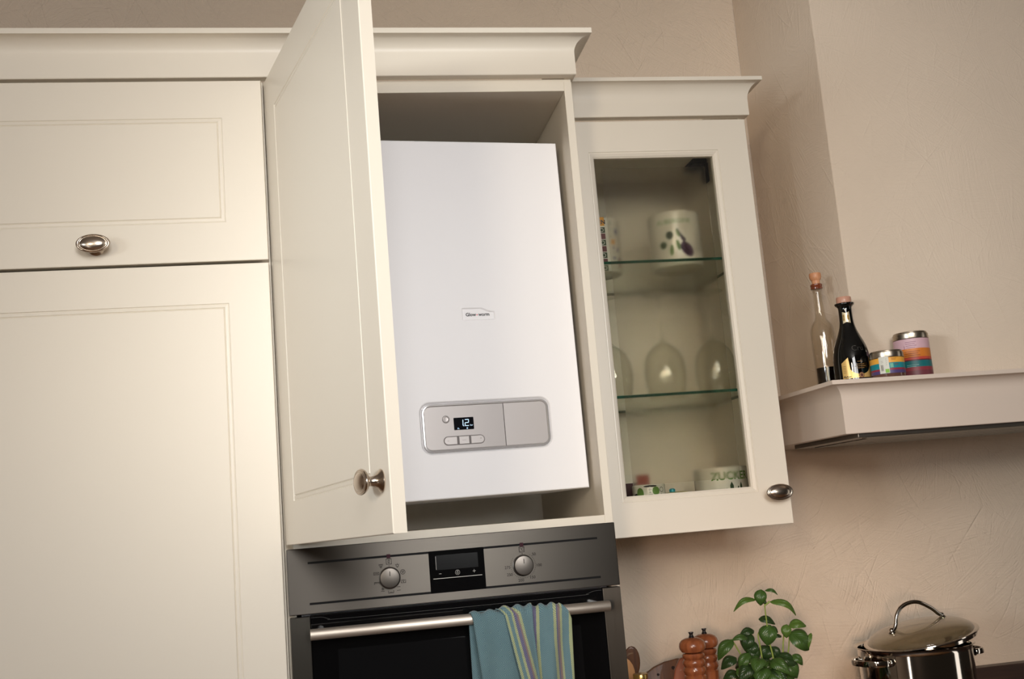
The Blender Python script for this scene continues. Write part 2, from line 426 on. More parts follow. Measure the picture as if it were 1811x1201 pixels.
dU = add_door(larder, -.605, -.0076, 0, 1.9646, 2.3121, 'short upper door with one oval nickel knob')
knob(dU, -.3075+.605, 1.9985-1.9646)
add_door(larder, -.605, -.0076, 0, .102, 1.9593, 'tall lower door without a knob in view')

house = thing('oven_housing', (.2975, .32, 0), 'tall cream cabinet with an open door, holding boiler above and oven below', 'cabinet')
carcass(house, -.0038, .5988, .021, YW-.002, 0, 2.3121)
box('bottom_panel', (.0118, .5832, .021, YW-.01, 1.4390, 1.4543), CREAM_IN, house)
box('oven_shelf', (.0118, .5832, .03, YW-.01, .700, .716), CREAM_IN, house)
V, F = door_geo(.595, .863)
odoor = obj('door', V, F, CREAM, house, local=True); odoor['label'] = 'panelled door swung open towards the viewer'
odoor.location = Vector((.0003, -.0026, 1.4471))-house.location
odoor.rotation_euler = (Matrix.Rotation(R(-74.95), 3, 'Z') @ Matrix.Rotation(R(-.72), 3, 'Y')).to_euler()
knob(odoor, .5618, .069)
for zz in (.10, .765):   # concealed hinge arms
    box('hinge', (.004, .05, .019, .031, zz-.02, zz+.02), NICKEL, odoor, local=True)

# cornices: profile (outward, z) swept along a path with a mitred return
def cornice(name, prof, path, outs, label, mt=CREAM):
    V, F = [], []; n = len(prof)
    for (px, py), (ox, oy) in zip(path, outs):
        for o_, z in prof: V.append((px+ox*o_, py+oy*o_, z))
    for k in range(len(path)-1):
        for i in range(n): F.append([k*n+i, k*n+(i+1) % n, (k+1)*n+(i+1) % n, (k+1)*n+i])
    F.append(list(range(n))); F.append([(len(path)-1)*n+i for i in range(n)][::-1])
    return V, F
def cove_prof(z0, zf, z1, z2, proj, tb=.02):
    """bottom z0, flat to zf, cove to z1 (lip underside), lip top z2"""
    p = [(-tb, z0), (-.0012, z0), (0, z0+.0012), (0, zf)]
    for k in range(1, 11):
        a = R(90*k/10); p.append(((proj-.002)*(1-math.cos(a)), zf+(z1-zf)*math.sin(a)))
    return p+[(proj, z1), (proj, z2), (-tb, z2)]
V, F = cornice('c', cove_prof(2.3190, 2.3660, 2.3925, 2.4030, .031), [(-.66, .0), (.6054, .0), (.6054, YW-.004)], [(0, -1), (1, -1), (1, 0)], '')
tag(obj('cornice', V, F, CREAM, None, origin=(0, .3, 2.319), smooth=28), 'long cream cove cornice along the top of the two tall cabinets', 'cornice')
V, F = cornice('c', cove_prof(2.3115, 2.3480, 2.3835, 2.3920, .028), [(.6005, .213), (1.0537, .213), (1.0537, YW-.004)], [(0, -1), (1, -1), (1, 0)], '')
tag(obj('cornice', V, F, CREAM, None, origin=(.82, .4, 2.3115), smooth=28), 'short cream cove cornice along the top of the glass-fronted cabinet', 'cornice')
for b, cabn in (((-.604, .598, .024, YW-.01, 2.3122, 2.3185), larder), ):
    box('cornice_packer', (b[0], -.0048, *b[2:]), CREAM_IN, larder)
box('cornice_packer', (-.0038, .5988, .024, YW-.01, 2.3122, 2.3188), CREAM_IN, house)

# ------------------------------------------------------------------ boiler
BW = mat('boiler_white', (241, 239, 240), .42, spec=.4); BW2 = mat('boiler_silver_trim', (206, 204, 204), .25, .55)
BG = mat('boiler_grey_panel', (172, 166, 164), .38, .35); BG2 = mat('boiler_grey_flap', (184, 178, 176), .38, .35)
boiler = thing('boiler', (.5754, .085, 1.509), 'white wall-hung boiler with small display panel inside the open cabinet', 'boiler', rot=(Matrix.Rotation(R(7.03), 3, 'Z') @ Matrix.Rotation(R(-.36), 3, 'Y')).to_euler())
bw_, bh, bd = .418, .698, .29
PX0, PX1, PZ0, PZ1 = -.3250, -.0640, .0815, .1825
def poly_loop(P, y): return [(x, y, z) for x, z in P]
badge = [(-.2263, .3362), (-.1612, .3362), (-.1602, .3375), (-.1602, .3520), (-.1612, .3532), (-.1680, .3537), (-.1745, .3556), (-.1820, .3592), (-.1870, .3608), (-.2255, .3608), (-.2266, .3597), (-.2266, .3373)]
bcx, bcz = -.1945, .3475
def shrink(P, d): return [(x+(d if x < bcx else -d), z+(d if z < bcz else -d)) for x, z in P]
bm = bmesh.new()
def bloop(pts):
    vs = [bm.verts.new(p) for p in pts]; return vs, [bm.edges.new((vs[i], vs[(i+1) % len(vs)])) for i in range(len(vs))]
e = .0025
fl, fe = bloop([(-bw_+e, 0, e), (-e, 0, e), (-e, 0, bh-e), (-bw_+e, 0, bh-e)])
h1, e1 = bloop(poly_loop(rrect(PX0, PX1, PZ0, PZ1, .021), 0)); h2, e2 = bloop(poly_loop(badge, 0))
bmesh.ops.triangle_fill(bm, use_beauty=True, edges=fe+e1+e2)
def ext(vs, pts, cap=False):
    nv = [bm.verts.new(p) for p in pts]
    for i in range(len(vs)): bm.faces.new([vs[i], vs[(i+1) % len(vs)], nv[(i+1) % len(vs)], nv[i]])
    if cap: bm.faces.new(nv)
    return nv
o_ = ext(fl, [(-bw_+e*.3, e*.3, e*.3), (-e*.3, e*.3, e*.3), (-e*.3, e*.3, bh-e*.3), (-bw_+e*.3, e*.3, bh-e*.3)])
o_ = ext(o_, [(-bw_, e, 0), (0, e, 0), (0, e, bh), (-bw_, e, bh)])
ext(o_, [(-bw_, bd, 0), (0, bd, 0), (0, bd, bh), (-bw_, bd, bh)], True)
a_ = ext(h1, poly_loop(rrect(PX0+.0015, PX1-.0015, PZ0+.0015, PZ1-.0015, .020), .001))
a_ = ext(a_, poly_loop(rrect(PX0+.0045, PX1-.0045, PZ0+.0045, PZ1-.0045, .017), .0065), True)
a_ = ext(h2, poly_loop(shrink(badge, .0022), .0022), True)
bm.verts.index_update()
V = [v.co.copy() for v in bm.verts]; F = [[v.index for v in f.verts] for f in bm.faces]; bm.free()
casing = obj('casing', V, F, BW, boiler, local=True)
# control unit in the recess
def rr3(i, y, r): return poly_loop(rrect(PX0+i, PX1-i, PZ0+i, PZ1-i, r), y)
V, F = loops_geo([rr3(.0052, .0064, .0165), rr3(.0052, .0010, .0165), rr3(.0060, -.0005, .016), rr3(.0085, -.0010, .0135), rr3(.0098, .0000, .0125), rr3(.0098, .0060, .0125)], False)
bez = obj('bezel', V, F, BW2, boiler, local=True, smooth=40); bez['label'] = 'silver rounded frame of the control panel'
SX = -.1600
def half(x0, x1, y0, y1, left):
    r = .0118; P = rrect(x0, x1, PZ0+.0101, PZ1-.0101, r)
    q = []
    for x, z in P:
        if left and x > x1-r-1e-9: x = x1
        if (not left) and x < x0+r+1e-9: x = x0
        if x in (x0, x1) and (left and x == x1 or (not left) and x == x0):
            z = PZ1-.0101 if z > (PZ0+PZ1)/2 else PZ0+.0101
        q.append((x, z))
    out = []
    for p in q:
        if not out or math.dist(out[-1], p) > 1e-6: out.append(p)
    return prism_geo(out, y0, y1)
cp = obj('control_panel', *half(PX0+.0101, SX-.0007, .0008, .0062, True), BG, boiler, local=True); cp['label'] = 'grey control panel with display and buttons'
fp = obj('flap', *half(SX+.0007, PX1-.0101, .0004, .0062, False), BG2, boiler, local=True); fp['label'] = 'plain lighter grey flap right of the controls'
V, F = prism_geo(rrect(-.2594, -.2206, .1266, .1497, .0012, 3), .0000, .0009)
scr = obj('display', V, F, mat('lcd_black', (8, 10, 16), .12), boiler, local=True); scr['label'] = 'black display reading 1.2 bar'
LED = mat('lcd_segments', (190, 215, 235), .5, emit=(190, 220, 245), es=.75)
sx, sz = -.2340, .1384
seg2 = [[(-.0032, .0058), (.0032, .0058)], [(.0036, .0052), (.0034, .0006)], [(.0028, 0), (-.0028, 0)], [(-.0036, -.0006), (-.0036, -.0052)], [(-.0032, -.0058), (.0032, -.0058)]]
seg1 = [[(-.0074, .0054), (-.0076, .0006)], [(-.0076, -.0006), (-.0078, -.0050)], [(-.0066, -.0058), (-.0060, -.0058)]]
flat('digits', strokes_geo(seg2+seg1, .0013), sx, sz+.0012, -.0002, LED, scr, local=True)
flat('unit_text', text_geo('bar', .0042), -.2252, .1345, -.0002, LED, scr, local=True)
flat('status_icons', strokes_geo([[(-.001, -.001), (-.001, .001), (.0005, .0012), (.0005, -.001)], [(.0012, 0), (.002, -.0008)]]+[circ(.0175, 0, .0011, 8), [(.0164, 0), (.0186, 0)]], .0005), -.2515, .1291, -.0002, LED, scr, local=True)
def btn(P, y0, name, label=None):
    cx = sum(p[0] for p in P)/len(P); cz = sum(p[1] for p in P)/len(P)
    def sc_(f, y): return [(cx+(x-cx)*(1-f/abs(x-cx) if abs(x-cx) > f else 0), y, cz+(z-cz)*(1-f/abs(z-cz) if abs(z-cz) > f else 0)) for x, z in P]
    V, F = loops_geo([sc_(0, .0009), sc_(0, y0+.0006), sc_(.0006, y0)], True)
    o = obj(name, V, F, BG2, boiler, local=True)
    return o
dark = mat('boiler_gap', (104, 98, 96), .5)
def pill(x0, x1, z0, z1, lr, rr_):
    P = []
    zc = (z0+z1)/2; r = (z1-z0)/2
    if rr_: P += [(x1-r+r*math.cos(R(a)), zc+r*math.sin(R(a))) for a in range(-90, 91, 15)]
    else: P += [(x1, z0), (x1, z1)]
    if lr: P += [(x0+r+r*math.cos(R(a)), zc+r*math.sin(R(a))) for a in range(90, 271, 15)]
    else: P += [(x0, z1), (x0, z0)]
    return P
V, F = join(prism_geo(pill(-.2815, -.2012, .0984, .1156, True, True), .0005, .0009), prism_geo(circ(-.2741, .1477, .0072, 32)[:-1], .0005, .0009))
obj('button_surround', V, F, dark, boiler, local=True)
GR = mat('boiler_print', (120, 112, 110), .5)
b1 = btn(pill(-.2803, -.2552, .0996, .1144, True, False), -.0006, 'button'); flat('mark', strokes_geo([[(-.0015, 0), (.0015, 0)]], .0005), -.2725, .1070, -.00065, GR, b1, local=True)
b2 = btn(pill(-.2515, -.2318, .0996, .1144, False, False), -.0006, 'button'); flat('mark', strokes_geo([[(-.0035, 0), (.0035, 0)]], .0005), -.2416, .1070, -.00065, GR, b2, local=True)
b3 = btn(pill(-.2285, -.2024, .0996, .1144, False, True), -.0006, 'button'); flat('mark', strokes_geo([[(-.0015, 0), (.0015, 0)], [(0, -.0015), (0, .0015)]], .0005), -.2092, .1085, -.00065, GR, b3, local=True)
V, F = lathe_geo([(0, 0), (.0058, 0), (.0063, .0006), (.0063, .0018), (.0050, .0022), (.0042, .0012), (0, .0008)], (0, 0, 0), 28)
bb = obj('reset_button', [(-.2741+x, .0009-z, .1477+y) for x, y, z in V], F, BG2, boiler, local=True, smooth=40)
flat('mark', strokes_geo([circ(0, 0, .0016, 12, 60, 330)], .0005), -.2741, .1477, -.00005, GR, bb, local=True)
# lettering in the badge
LT = mat('logo_dark_grey', (44, 42, 44), .5); LR = mat('logo_red', (214, 40, 70), .5)
zt = .3474
flat('lettering', text_geo('Glow', .0092, bold=.00028), -.2083, zt, .00205, LT, casing, local=True)
flat('lettering', text_geo('worm', .0092, bold=.00028), -.1819, zt, .00205, LT, casing, local=True)
dt = flat('dot', poly_print([circ(0, 0, .0012, 14)[:-1]]), -.1958, zt-.0004, .00205, LR, casing, local=True); dt['label'] = 'red dot between the two words'
box('mounting_bracket', (-.36, -.06, bd-.002, bd+.245-.06, .58, .62), mat('zinc', (150, 150, 152), .4, .8), boiler, local=True)

# ------------------------------------------------------------------ oven
oven = thing('oven', (.2975, .3, .716), 'built-in brushed steel oven with black glass door under the boiler', 'oven')
yo = .0
def slab(name, P, y0, y1, mt, par, bev=None, **kw): return obj(name, *prism_geo(P, y0, y1), mt, par, **kw)
body = box('body', (.02, .575, .022, .57, .72, 1.432), mat('oven_zinc', (90, 90, 92), .5, .6), oven)
fas = box('control_fascia', (0, .595, 0, .020, 1.3262, 1.4395), STEEL, oven, bev=.0012)
INK = mat('oven_print', (12, 10, 10), .8, spec=.05)
for zc_, nm in ((1.4136, 'u'), (1.3434, 'l')):
    box('slot_strip', (.0356, .5598, -.0004, .002, zc_-.0019, zc_+.0019), BLACKP, fas, bev=0)
win = box('display_window', (.2479, .3478, -.0006, .002, 1.3418, 1.4150), BLACKGL, fas, bev=0); win['label'] = 'black glass clock display between the knobs'
box('clock_screen', (.2598, .3365, -.0009, .0, 1.3812, 1.4073), mat('clock_black', (4, 4, 5), .15), win, bev=.0002)
WH = mat('oven_white_print', (190, 186, 180), .5)
touch_ = flat('touch_icons', strokes_geo([[(-.0332, 0), (-.0292, 0)], [(.0276, 0), (.0326, 0)], [(.0301, -.0025), (.0301, .0025)], circ(0, 0, .0040, 20), [(0, .0005), (0, .0030)], circ(0, -.0004, .0017, 12, 120, 420)], .0006), .2979, 1.3748, -.0010, WH, win); touch_['kind'] = 'stuff'
box('trim_line', (.254, .342, -.0009, .0, 1.3662, 1.3671), WH, win, bev=0)
box('trim_line', (.2600, .2605, -.0012, .0, 1.3825, 1.4060), WH, win, bev=0)
RED = mat('oven_marker_red', (52, 20, 30), .6, spec=.2)
def oknob(cx, cz):
    V, F = lathe_geo([(0, 0), (.0192, 0), (.0192, .0012), (.0176, .0022), (.0176, .0105), (.0168, .0118), (.0150, .0122), (0, .0126)], (0, 0, 0), 48)
    k = obj('knob', [(cx+x, -z, cz+y) for x, y, z in V], F, STEELK, fas, smooth=35)
    flat('pointer', strokes_geo([[(0, .004), (0, .0115)]], .0011), cx, cz, -.0127, INK, k)
    return k
STEELK = mat('knob_steel', (98, 93, 88), .36, .9)
oknob(.1769, 1.3758); oknob(.4178, 1.3766)
for cx in (.1769, .4178): box('marker', (cx-.0034, cx+.0034, -.0007, 0, 1.4098, 1.4170), RED, fas, bev=0)
# printed oven functions
S = []
def icon(dx, dz, L): S.extend([[(dx+x*.001, dz+z*.001) for x, z in l] for l in L])
sq = [(-4.6, -4.6), (4.6, -4.6), (4.6, 4.6), (-4.6, 4.6), (-4.6, -4.6)]
icon(.1769, 1.4042, [sq, [(-1.3, -2.4), (1.3, -2.4), (1.3, 2.4), (-1.3, 2.4), (-1.3, -2.4)]]); icon(.1769, 1.3967, [[(0, -1.4), (0, 1.4)]])
icon(.1914, 1.3958, [circ(0, 0, 2.2, 10), [(-1, -2.6), (1, -2.6)], [(0, 2.8), (0, 3.9)], [(2.4, 1.8), (3.4, 2.6)], [(-2.4, 1.8), (-3.4, 2.6)]])
icon(.2005, 1.3842, [circ(0, 0, 4, 16), [(-2, 1.5), (2, 1.5), (0, -2.2), (-2, 1.5)]])
icon(.2005, 1.3682, [[(-4, 2.5), (-4, -3), (4, -3), (4, 2.5)], [(-2, 2), (2, 2), (0, -1.8), (-2, 2)]])
icon(.1915, 1.3560, [[(-3, 3), (3, 3)], [(-3, -3), (3, -3)]])
icon(.1778, 1.3514, [[(-4.5, 2), (-4.5, -2), (4.5, -2), (4.5, 2)], [(-2.5, -.6), (2.5, -.6)]])
icon(.1634, 1.3568, [[(-3, -3), (3, -3)], [(-2.5, 0), (2.5, 0)], [(0, -1.8), (0, 3)], [(-2, 2.5), (2, 1)]])
icon(.1540, 1.3680, [[(-4.5, -1.5), (-4.5, 1.8), (4.5, 1.8), (4.5, -1.5)], [(-2.5, -.5), (-2.5, 1.5)], [(0, -.5), (0, 1.5)], [(2.5, -.5), (2.5, 1.5)]])
icon(.1538, 1.3850, [[(-4.5, -2), (-4.5, 2), (4.5, 2), (4.5, -2), (-4.5, -2)], [(-3, 0), (3, 0)]])
icon(.1625, 1.3974, [[(-3.6, 3), (3.6, 3)], [(-3.6, 1.4), (3.6, 1.4)], [(-2, -.5), (2, -.5), (0, -3.5), (-2, -.5)]])
icon(.4174, 1.4052, [sq]); icon(.4177, 1.3972, [[(0, -1.4), (0, 1.4)]])
for k in range(33):
    a = R(52-k*8.4); r_ = .0222; S.append([(.4178+r_*math.cos(a), 1.3766+r_*math.sin(a)), (.4178+(r_+.0007)*math.cos(a), 1.3766+(r_+.0007)*math.sin(a))])
flat('function_symbols', strokes_geo(S, .00075), 0, 0, -.0004, INK, fas)['kind'] = 'stuff'
for s, x, z in (('50', .4392, 1.3946), ('100', .4470, 1.3744), ('150', .4334, 1.3540), ('200', .4121, 1.3503), ('250', .3922, 1.3620), ('275', .3890, 1.3748), ('°C', .4176, 1.4052)):
    flat('scale_number', text_geo(s, .0072 if s != '°C' else .0074), x, z, -.0004, INK, fas)
# oven door
od = box('door_glass', (.0352, .5612, .004, .030, .730, 1.3235), BLACKGL, oven, bev=.001); od['label'] = 'black glass oven door'
s1 = box('door_side_strip', (.0006, .0352, .0005, .030, .730, 1.3222), STEELD, oven, bev=.0012)
box('door_side_strip', (.5612, .5949, .0005, .030, .730, 1.3232), STEELD, oven, bev=.0012)
pts = [(.0365, 1.3196), (.055, 1.3192), (.0685, 1.3150), (.085, 1.3137), (.30, 1.3130), (.515, 1.3137), (.531, 1.3150), (.545, 1.3190), (.560, 1.3196)]
flat('printed_line', strokes_geo([[(p.x, p.z) for p in spline([(x, 0, z) for x, z in pts], 5)]], .0006), 0, 0, .0036, mat('oven_line', (58, 56, 54), .3), od)
box('inner_window_frame', (.080, .515, .0034, .004, .80, 1.262), mat('window_tint', (17, 17, 18), .07), od, bev=0)
def hz(x): return 1.2934+(x-.0351)/.5255*.0026
V, F = tube_geo([(.0351, -.045, 1.2949), (.0356, -.045, 1.2949), (.5601, -.045, 1.2949), (.5606, -.045, 1.2949)], [.0088, .0094, .0094, .0088], 28)
hd = obj('handle', V, F, brushed('handle_steel', (168, 158, 147), .36), oven, smooth=40); hd['label'] = 'brushed steel bar handle'
for x in (.052, .544): tube('handle_post', [(x, -.040, 1.2949), (x, .005, 1.2949)], .0075, STEELD, hd)

# ------------------------------------------------------------------ dish towel on the oven handle
def towel():
    hy, hzc, r0 = -.045, 1.2949, .0112
    V, F, UV = [], [], []
    def sheet(fx, u0, u1, ns, nt, y_off, zbot, fold, back=None):
        """fx(u,t) -> x ; u across 0..1, t 0 at the top of the bar .. 1 at the hem"""
        b = len(V)
        for i in range(ns+1):
            s = i/ns
            for j in range(nt+1):
                t = j/nt
                x = fx(s, t)
                zd = t*(hzc-zbot)
                if j <= 6:
                    a = R(90)*j/6; y = hy-(r0+y_off)*math.sin(a); z = hzc+(r0+y_off)*math.cos(a)
                    zd = 0
                else:
                    tt = (j-6)/(nt-6); z = hzc-(hzc-zbot)*tt; y = hy-(r0+y_off); zd = tt
                k = min(1, .25+zd*3)
                y -= fold(s, zd)*k
                V.append((x, y, z+.0025*math.sin(s*17+y_off*900)*(1-min(1, zd*6))))
                UV.append((u0+(x-fx(0, t))*u1, -z*1.0 if j > 6 else -(hzc+(r0)*math.cos(R(90)*j/6))))
        for i in range(ns):
            for j in range(nt): F.append([b+i*(nt+1)+j, b+(i+1)*(nt+1)+j, b+(i+1)*(nt+1)+j+1, b+i*(nt+1)+j+1])
    zb = 1.03
    L = lambda a, b_, t: a+(b_-a)*t
    # plain left layer
    sheet(lambda s, t: L(L(.3085, .325, min(1, t*1.6)), L(.385, .44, t), s), 0.0, 1.0, 26, 40, .0, zb, lambda s, z: .004*math.sin(s*5.2+.6)+.0025*math.sin(s*11+z*4))
    # middle flap whose edge runs down to the right
    sheet(lambda s, t: L(.3545+.0085*min(1, t*8)+.047*t**1.15, L(.418, .4135, min(1, t*4))+.012*t, s), .148, 1.0, 30, 40, .0042, zb+.05, lambda s, z: .003+.007*math.sin(min(1, s*1.12)*3.14)*(.5+z))
    # right part
    sheet(lambda s, t: L(L(.416, .4105, min(1, t*3)), L(.4685, .4885-.010*t, min(1, (t*5.2)**1.3)), s), .226, 1.03, 30, 40, .0020, zb+.02, lambda s, z: .0055*math.sin(s*6.6-1.25)+.002*math.sin(s*13+z*5))
    # back half behind the bar
    b = len(V)
    ns, nt = 16, 18
    for i in range(ns+1):
        s = i/ns
        for j in range(nt+1):
            if j <= 5:
                a = R(90)*j/5; y = hy+r0*math.sin(a); z = hzc+r0*math.cos(a)
            else:
                tt = (j-5)/(nt-5); z = hzc-.19*tt; y = hy+r0+.003*math.sin(s*9+tt*2)
            V.append((.3085+(.468-.3085)*s-.002*(j/nt), y, z)); UV.append((.03+.16*s, z+1))
    for i in range(ns):
        for j in range(nt): F.append([b+i*(nt+1)+j, b+(i+1)*(nt+1)+j, b+(i+1)*(nt+1)+j+1, b+i*(nt+1)+j+1])
    mt = mat('towel_weave', (120, 150, 155), .9, spec=.1)
    nt_ = mt.node_tree; lk = nt_.links; bs = nt_.nodes['Principled BSDF']
    bs.inputs['Sheen Weight'].default_value = .25
    uv = N(nt_, 'ShaderNodeUVMap'); sp = N(nt_, 'ShaderNodeSeparateXYZ'); lk.new(uv.outputs['UV'], sp.inputs[0])
    def M(op, a, b_=None, c=None):
        n = N(nt_, 'ShaderNodeMath', operation=op)
        for k, q in enumerate((a, b_, c)):
            if q is None: continue
            if isinstance(q, (int, float)): n.inputs[k].default_value = q
            else: lk.new(q, n.inputs[k])
        return n.outputs[0]
    u, v = sp.outputs[0], sp.outputs[1]
    # herringbone: stripes whose slope flips from column to column; diamonds: flips along both
    tri = M('PINGPONG', u, .0062); tri2 = M('PINGPONG', v, .0105)
    h1 = M('SINE', M('MULTIPLY', M('ADD', v, tri), 2*math.pi/.0031))
    tri3 = M('PINGPONG', u, .0135)
    h2 = M('SINE', M('MULTIPLY', M('ADD', tri2, tri3), 2*math.pi/.0033))
    plain = M('LESS_THAN', u, .118)
    hh = N(nt_, 'ShaderNodeMix', data_type='FLOAT'); lk.new(plain, hh.inputs[0]); lk.new(h1, hh.inputs[2]); lk.new(h2, hh.inputs[3])
    warp = M('MULTIPLY_ADD', hh.outputs[0], .5, .5)
    nz = N(nt_, 'ShaderNodeTexNoise', i_Scale=260.0, i_Detail=2.0); lk.new(uv.outputs['UV'], nz.inputs['Vector'])
    nz2 = N(nt_, 'ShaderNodeTexNoise', i_Scale=22.0, i_Detail=2.0); lk.new(uv.outputs['UV'], nz2.inputs['Vector'])
    # stripe colours across u
    cr = N(nt_, 'ShaderNodeValToRGB'); cr.color_ramp.interpolation = 'CONSTANT'
    TE, YE, PU, RU = (110, 134, 141), (170, 172, 134), (114, 108, 136), (146, 122, 120)
    stops = [(0, TE), (.148, YE), (.1525, TE), (.1580, YE), (.1625, PU), (.1680, RU), (.1705, YE), (.1755, TE), (.2060, YE), (.2100, TE), (.226, PU), (.2360, YE), (.2405, TE), (.2670, YE), (.2725, PU), (.2755, RU), (.2785, YE), (.2840, TE), (.2965, YE)]
    els = cr.color_ramp.elements
    while len(els) > 1: els.remove(els[-1])
    els[0].position = 0; els[0].color = (*lin(TE), 1)
    for p, c in stops[1:]:
        e_ = els.new(p/.36); e_.color = (*lin(c), 1)
    lk.new(M('DIVIDE', M('MULTIPLY_ADD', nz.outputs['Fac'], .0016, M('SUBTRACT', u, .0008)), .36), cr.inputs['Fac'])
    mx = N(nt_, 'ShaderNodeMix', data_type='RGBA', blend_type='MULTIPLY'); mx.inputs[0].default_value = 1
    shade = N(nt_, 'ShaderNodeValToRGB')
    shade.color_ramp.elements[0].color = (.34, .46, .54, 1); shade.color_ramp.elements[1].color = (1.0, 1.0, .92, 1)
    lk.new(M('ADD', M('MULTIPLY', warp, .75), M('MULTIPLY', nz2.outputs['Fac'], .28)), shade.inputs['Fac'])
    lk.new(cr.outputs[0], mx.inputs[6]); lk.new(shade.outputs[0], mx.inputs[7]); lk.new(mx.outputs[2], bs.inputs['Base Color'])
    bp = N(nt_, 'ShaderNodeBump', i_Strength=.5, i_Distance=.0006); lk.new(warp, bp.inputs['Height']); lk.new(bp.outputs['Normal'], bs.inputs['Normal'])
    o = obj('dish_towel', V, F, mt, None, origin=(.395, -.05, 1.2949), uvs=UV, smooth=80)
    sd = o.modifiers.new('thick', 'SOLIDIFY'); sd.thickness = .0014; sd.offset = 0
    tag(o, 'teal herringbone dish towel with purple and yellow stripes over the oven handle', 'towel')
towel()

# ------------------------------------------------------------------ glass-fronted wall cabinet
GY = .215
vit = thing('glass_cabinet', (.8217, .42, 1.4037), 'cream wall cabinet with a satin glass door right of the boiler', 'cabinet')
X0, X1, Z0, Z1 = .6022, 1.0417, 1.4037, 2.3028
box('side_panel', (X0, X0+.016, GY+.020, YW-.002, Z0, Z1), CREAM_IN, vit); box('side_panel', (X1-.016, X1, GY+.020, YW-.002, Z0, Z1), CREAM_IN, vit)
box('top_panel', (X0+.016, X1-.016, GY+.020, YW-.002, Z1-.016, Z1), CREAM_IN, vit); box('bottom_panel', (X0+.016, X1-.016, GY+.020, YW-.002, Z0, Z0+.016), CREAM_IN, vit)
box('back_panel', (X0+.016, X1-.016, YW-.012, YW-.002, Z0+.016, Z1-.016), CREAM_IN, vit)
box('cornice_packer', (X0, X1, GY+.022, YW-.01, Z1+.0001, Z1+.0086), CREAM_IN, vit)
br = obj('hanging_bracket', *join(box_geo(.990, 1.0255, .425, .500, 2.2730, 2.2865, .002), box_geo(1.0150, 1.0255, .420, .446, 2.226, 2.2729, .002)), BLACKP, vit); br['label'] = 'black bracket in the upper rear corner'
V, F = door_geo(X1-X0, Z1-Z0, .019, .0705, True)
gd = obj('door', V, F, CREAM, vit, local=True); gd.location = Vector((X0, GY, Z0))-vit.location; gd['label'] = 'framed door with satin glass'
knob(gd, 1.0068-X0, 1.4707-Z0)
gx0, gx1, gz0, gz1 = .0800, X1-X0-.0800, .0800, Z1-Z0-.0800
box('pane', (gx0, gx1, .0100, .0140, gz0, gz1), PANE, gd, bev=0, local=True)['label'] = 'clear glass pane'
box('satin_panel', (.704-X0, .9405-X0, .0146, .0156, 1.508-Z0, 2.1985-Z0), SATIN, gd, bev=0, local=True)['label'] = 'frosted middle of the glass'
EDGE = mat('green_glass_edge', (30, 74, 58), .15, spec=.6)
SH = (1.9920, 1.6973)
for z in SH:
    s = box('glass_shelf', (X0+.0175, X1-.0175, .2515, .5880, z-.003, z+.003), SHELFG, vit, bev=0)
    box('shelf_edge', (X0+.0175, X1-.0175, .2500, .2514, z-.003, z+.003), EDGE, s, bev=0)
    box('shelf_edge', (X0+.0175, X1-.0175, .5881, .5892, z-.003, z+.003), EDGE, s, bev=0)
    box('shelf_edge', (X1-.0174, X1-.0165, .2500, .5892, z-.003, z+.003), EDGE, s, bev=0)
    for x in (X0+.016, X1-.016-.009):
        for y in (.29, .55): box('shelf_peg', (x, x+.009, y-.003, y+.003, z-.008, z-.0031), NICKEL, s, bev=.0005)

# --- things on the shelves
POTW = mat('white_glaze', (222, 218, 206), .18, coat=.3)
def jar_wall(r, h, t=.004): return [(0, 0), (r-.004, 0), (r-.001, .0012), (r, .004), (r, h-.002), (r-.0015, h), (r-t, h-.001), (r-t, t), (0, t)]
GREEN = mat('print_green', (96, 132, 62), .4); GREEN2 = mat('print_dark_green', (44, 66, 40), .4); PURP = mat('print_aubergine', (66, 34, 72), .4)
ORG = mat('print_orange', (214, 146, 40), .4); MAR = mat('print_maroon', (104, 48, 58), .4); BLK = mat('print_black', (30, 28, 28), .4); BLU = mat('print_blue', (62, 66, 130), .4)
cam_xy = Vector((0.0753, -1.9628))
def face_ang(c): return math.atan2(cam_xy.y-c[1], cam_xy.x-c[0])
def wrap(name, VF, c, r, ang, mt, par, lift=.0004):
    V, F = VF; return obj(name, *wrap_geo(V, F, c, r+lift, ang), mt, par, smooth=60)
def ell(cx, cz, a, b, rot=0, n=18):
    return [(cx+a*math.cos(t)*math.cos(rot)-b*math.sin(t)*math.sin(rot), cz+a*math.cos(t)*math.sin(rot)+b*math.sin(t)*math.cos(rot)) for t in [2*math.pi*k/n for k in range(n)]]
zs1, zs2, zs0 = SH[0]+.003, SH[1]+.003, Z0+.016
c = (.902, .365, zs1); r = .0585
j = thing('storage_jar', c, 'white storage jar with an aubergine print behind the frosted glass, upper shelf', 'jar')
lathe('body', jar_wall(r, .128), c, POTW, j, 48)
a = face_ang(c)
wrap('aubergine_print', poly_print([ell(.026, .036, .013, .020, .6), [(.018, .050), (.004, .084), (.0065, .086), (.026, .058)]]), c, r, a, PURP, j)
wrap('olive_print', poly_print([ell(-.012, .071, .0085, .0095), ell(-.029, .050, .0085, .0085)]), c, r, a, GREEN2, j)
wrap('leaf_print', poly_print([ell(-.010, .036, .0045, .013, -.1), ell(.006, .046, .0045, .013, .2), ell(.0075, .074, .0035, .0100, .3)]), c, r, a, GREEN, j)
wrap('lettering', text_geo('AUBERGINE', .0155), (c[0], c[1], c[2]+.103), r, a, GREEN, j)
c = (.725, .395, zs1); r = .050
j = thing('storage_jar', c, 'white storage jar with orange lettering and coloured squares, upper shelf', 'jar')
lathe('body', jar_wall(r, .128), c, POTW, j, 48)
a = face_ang(c)+.27
x0 = -.004
wrap('orange_band', grid_print(x0-.020, x0+.009, .107, .1275), c, r, a, ORG, j)
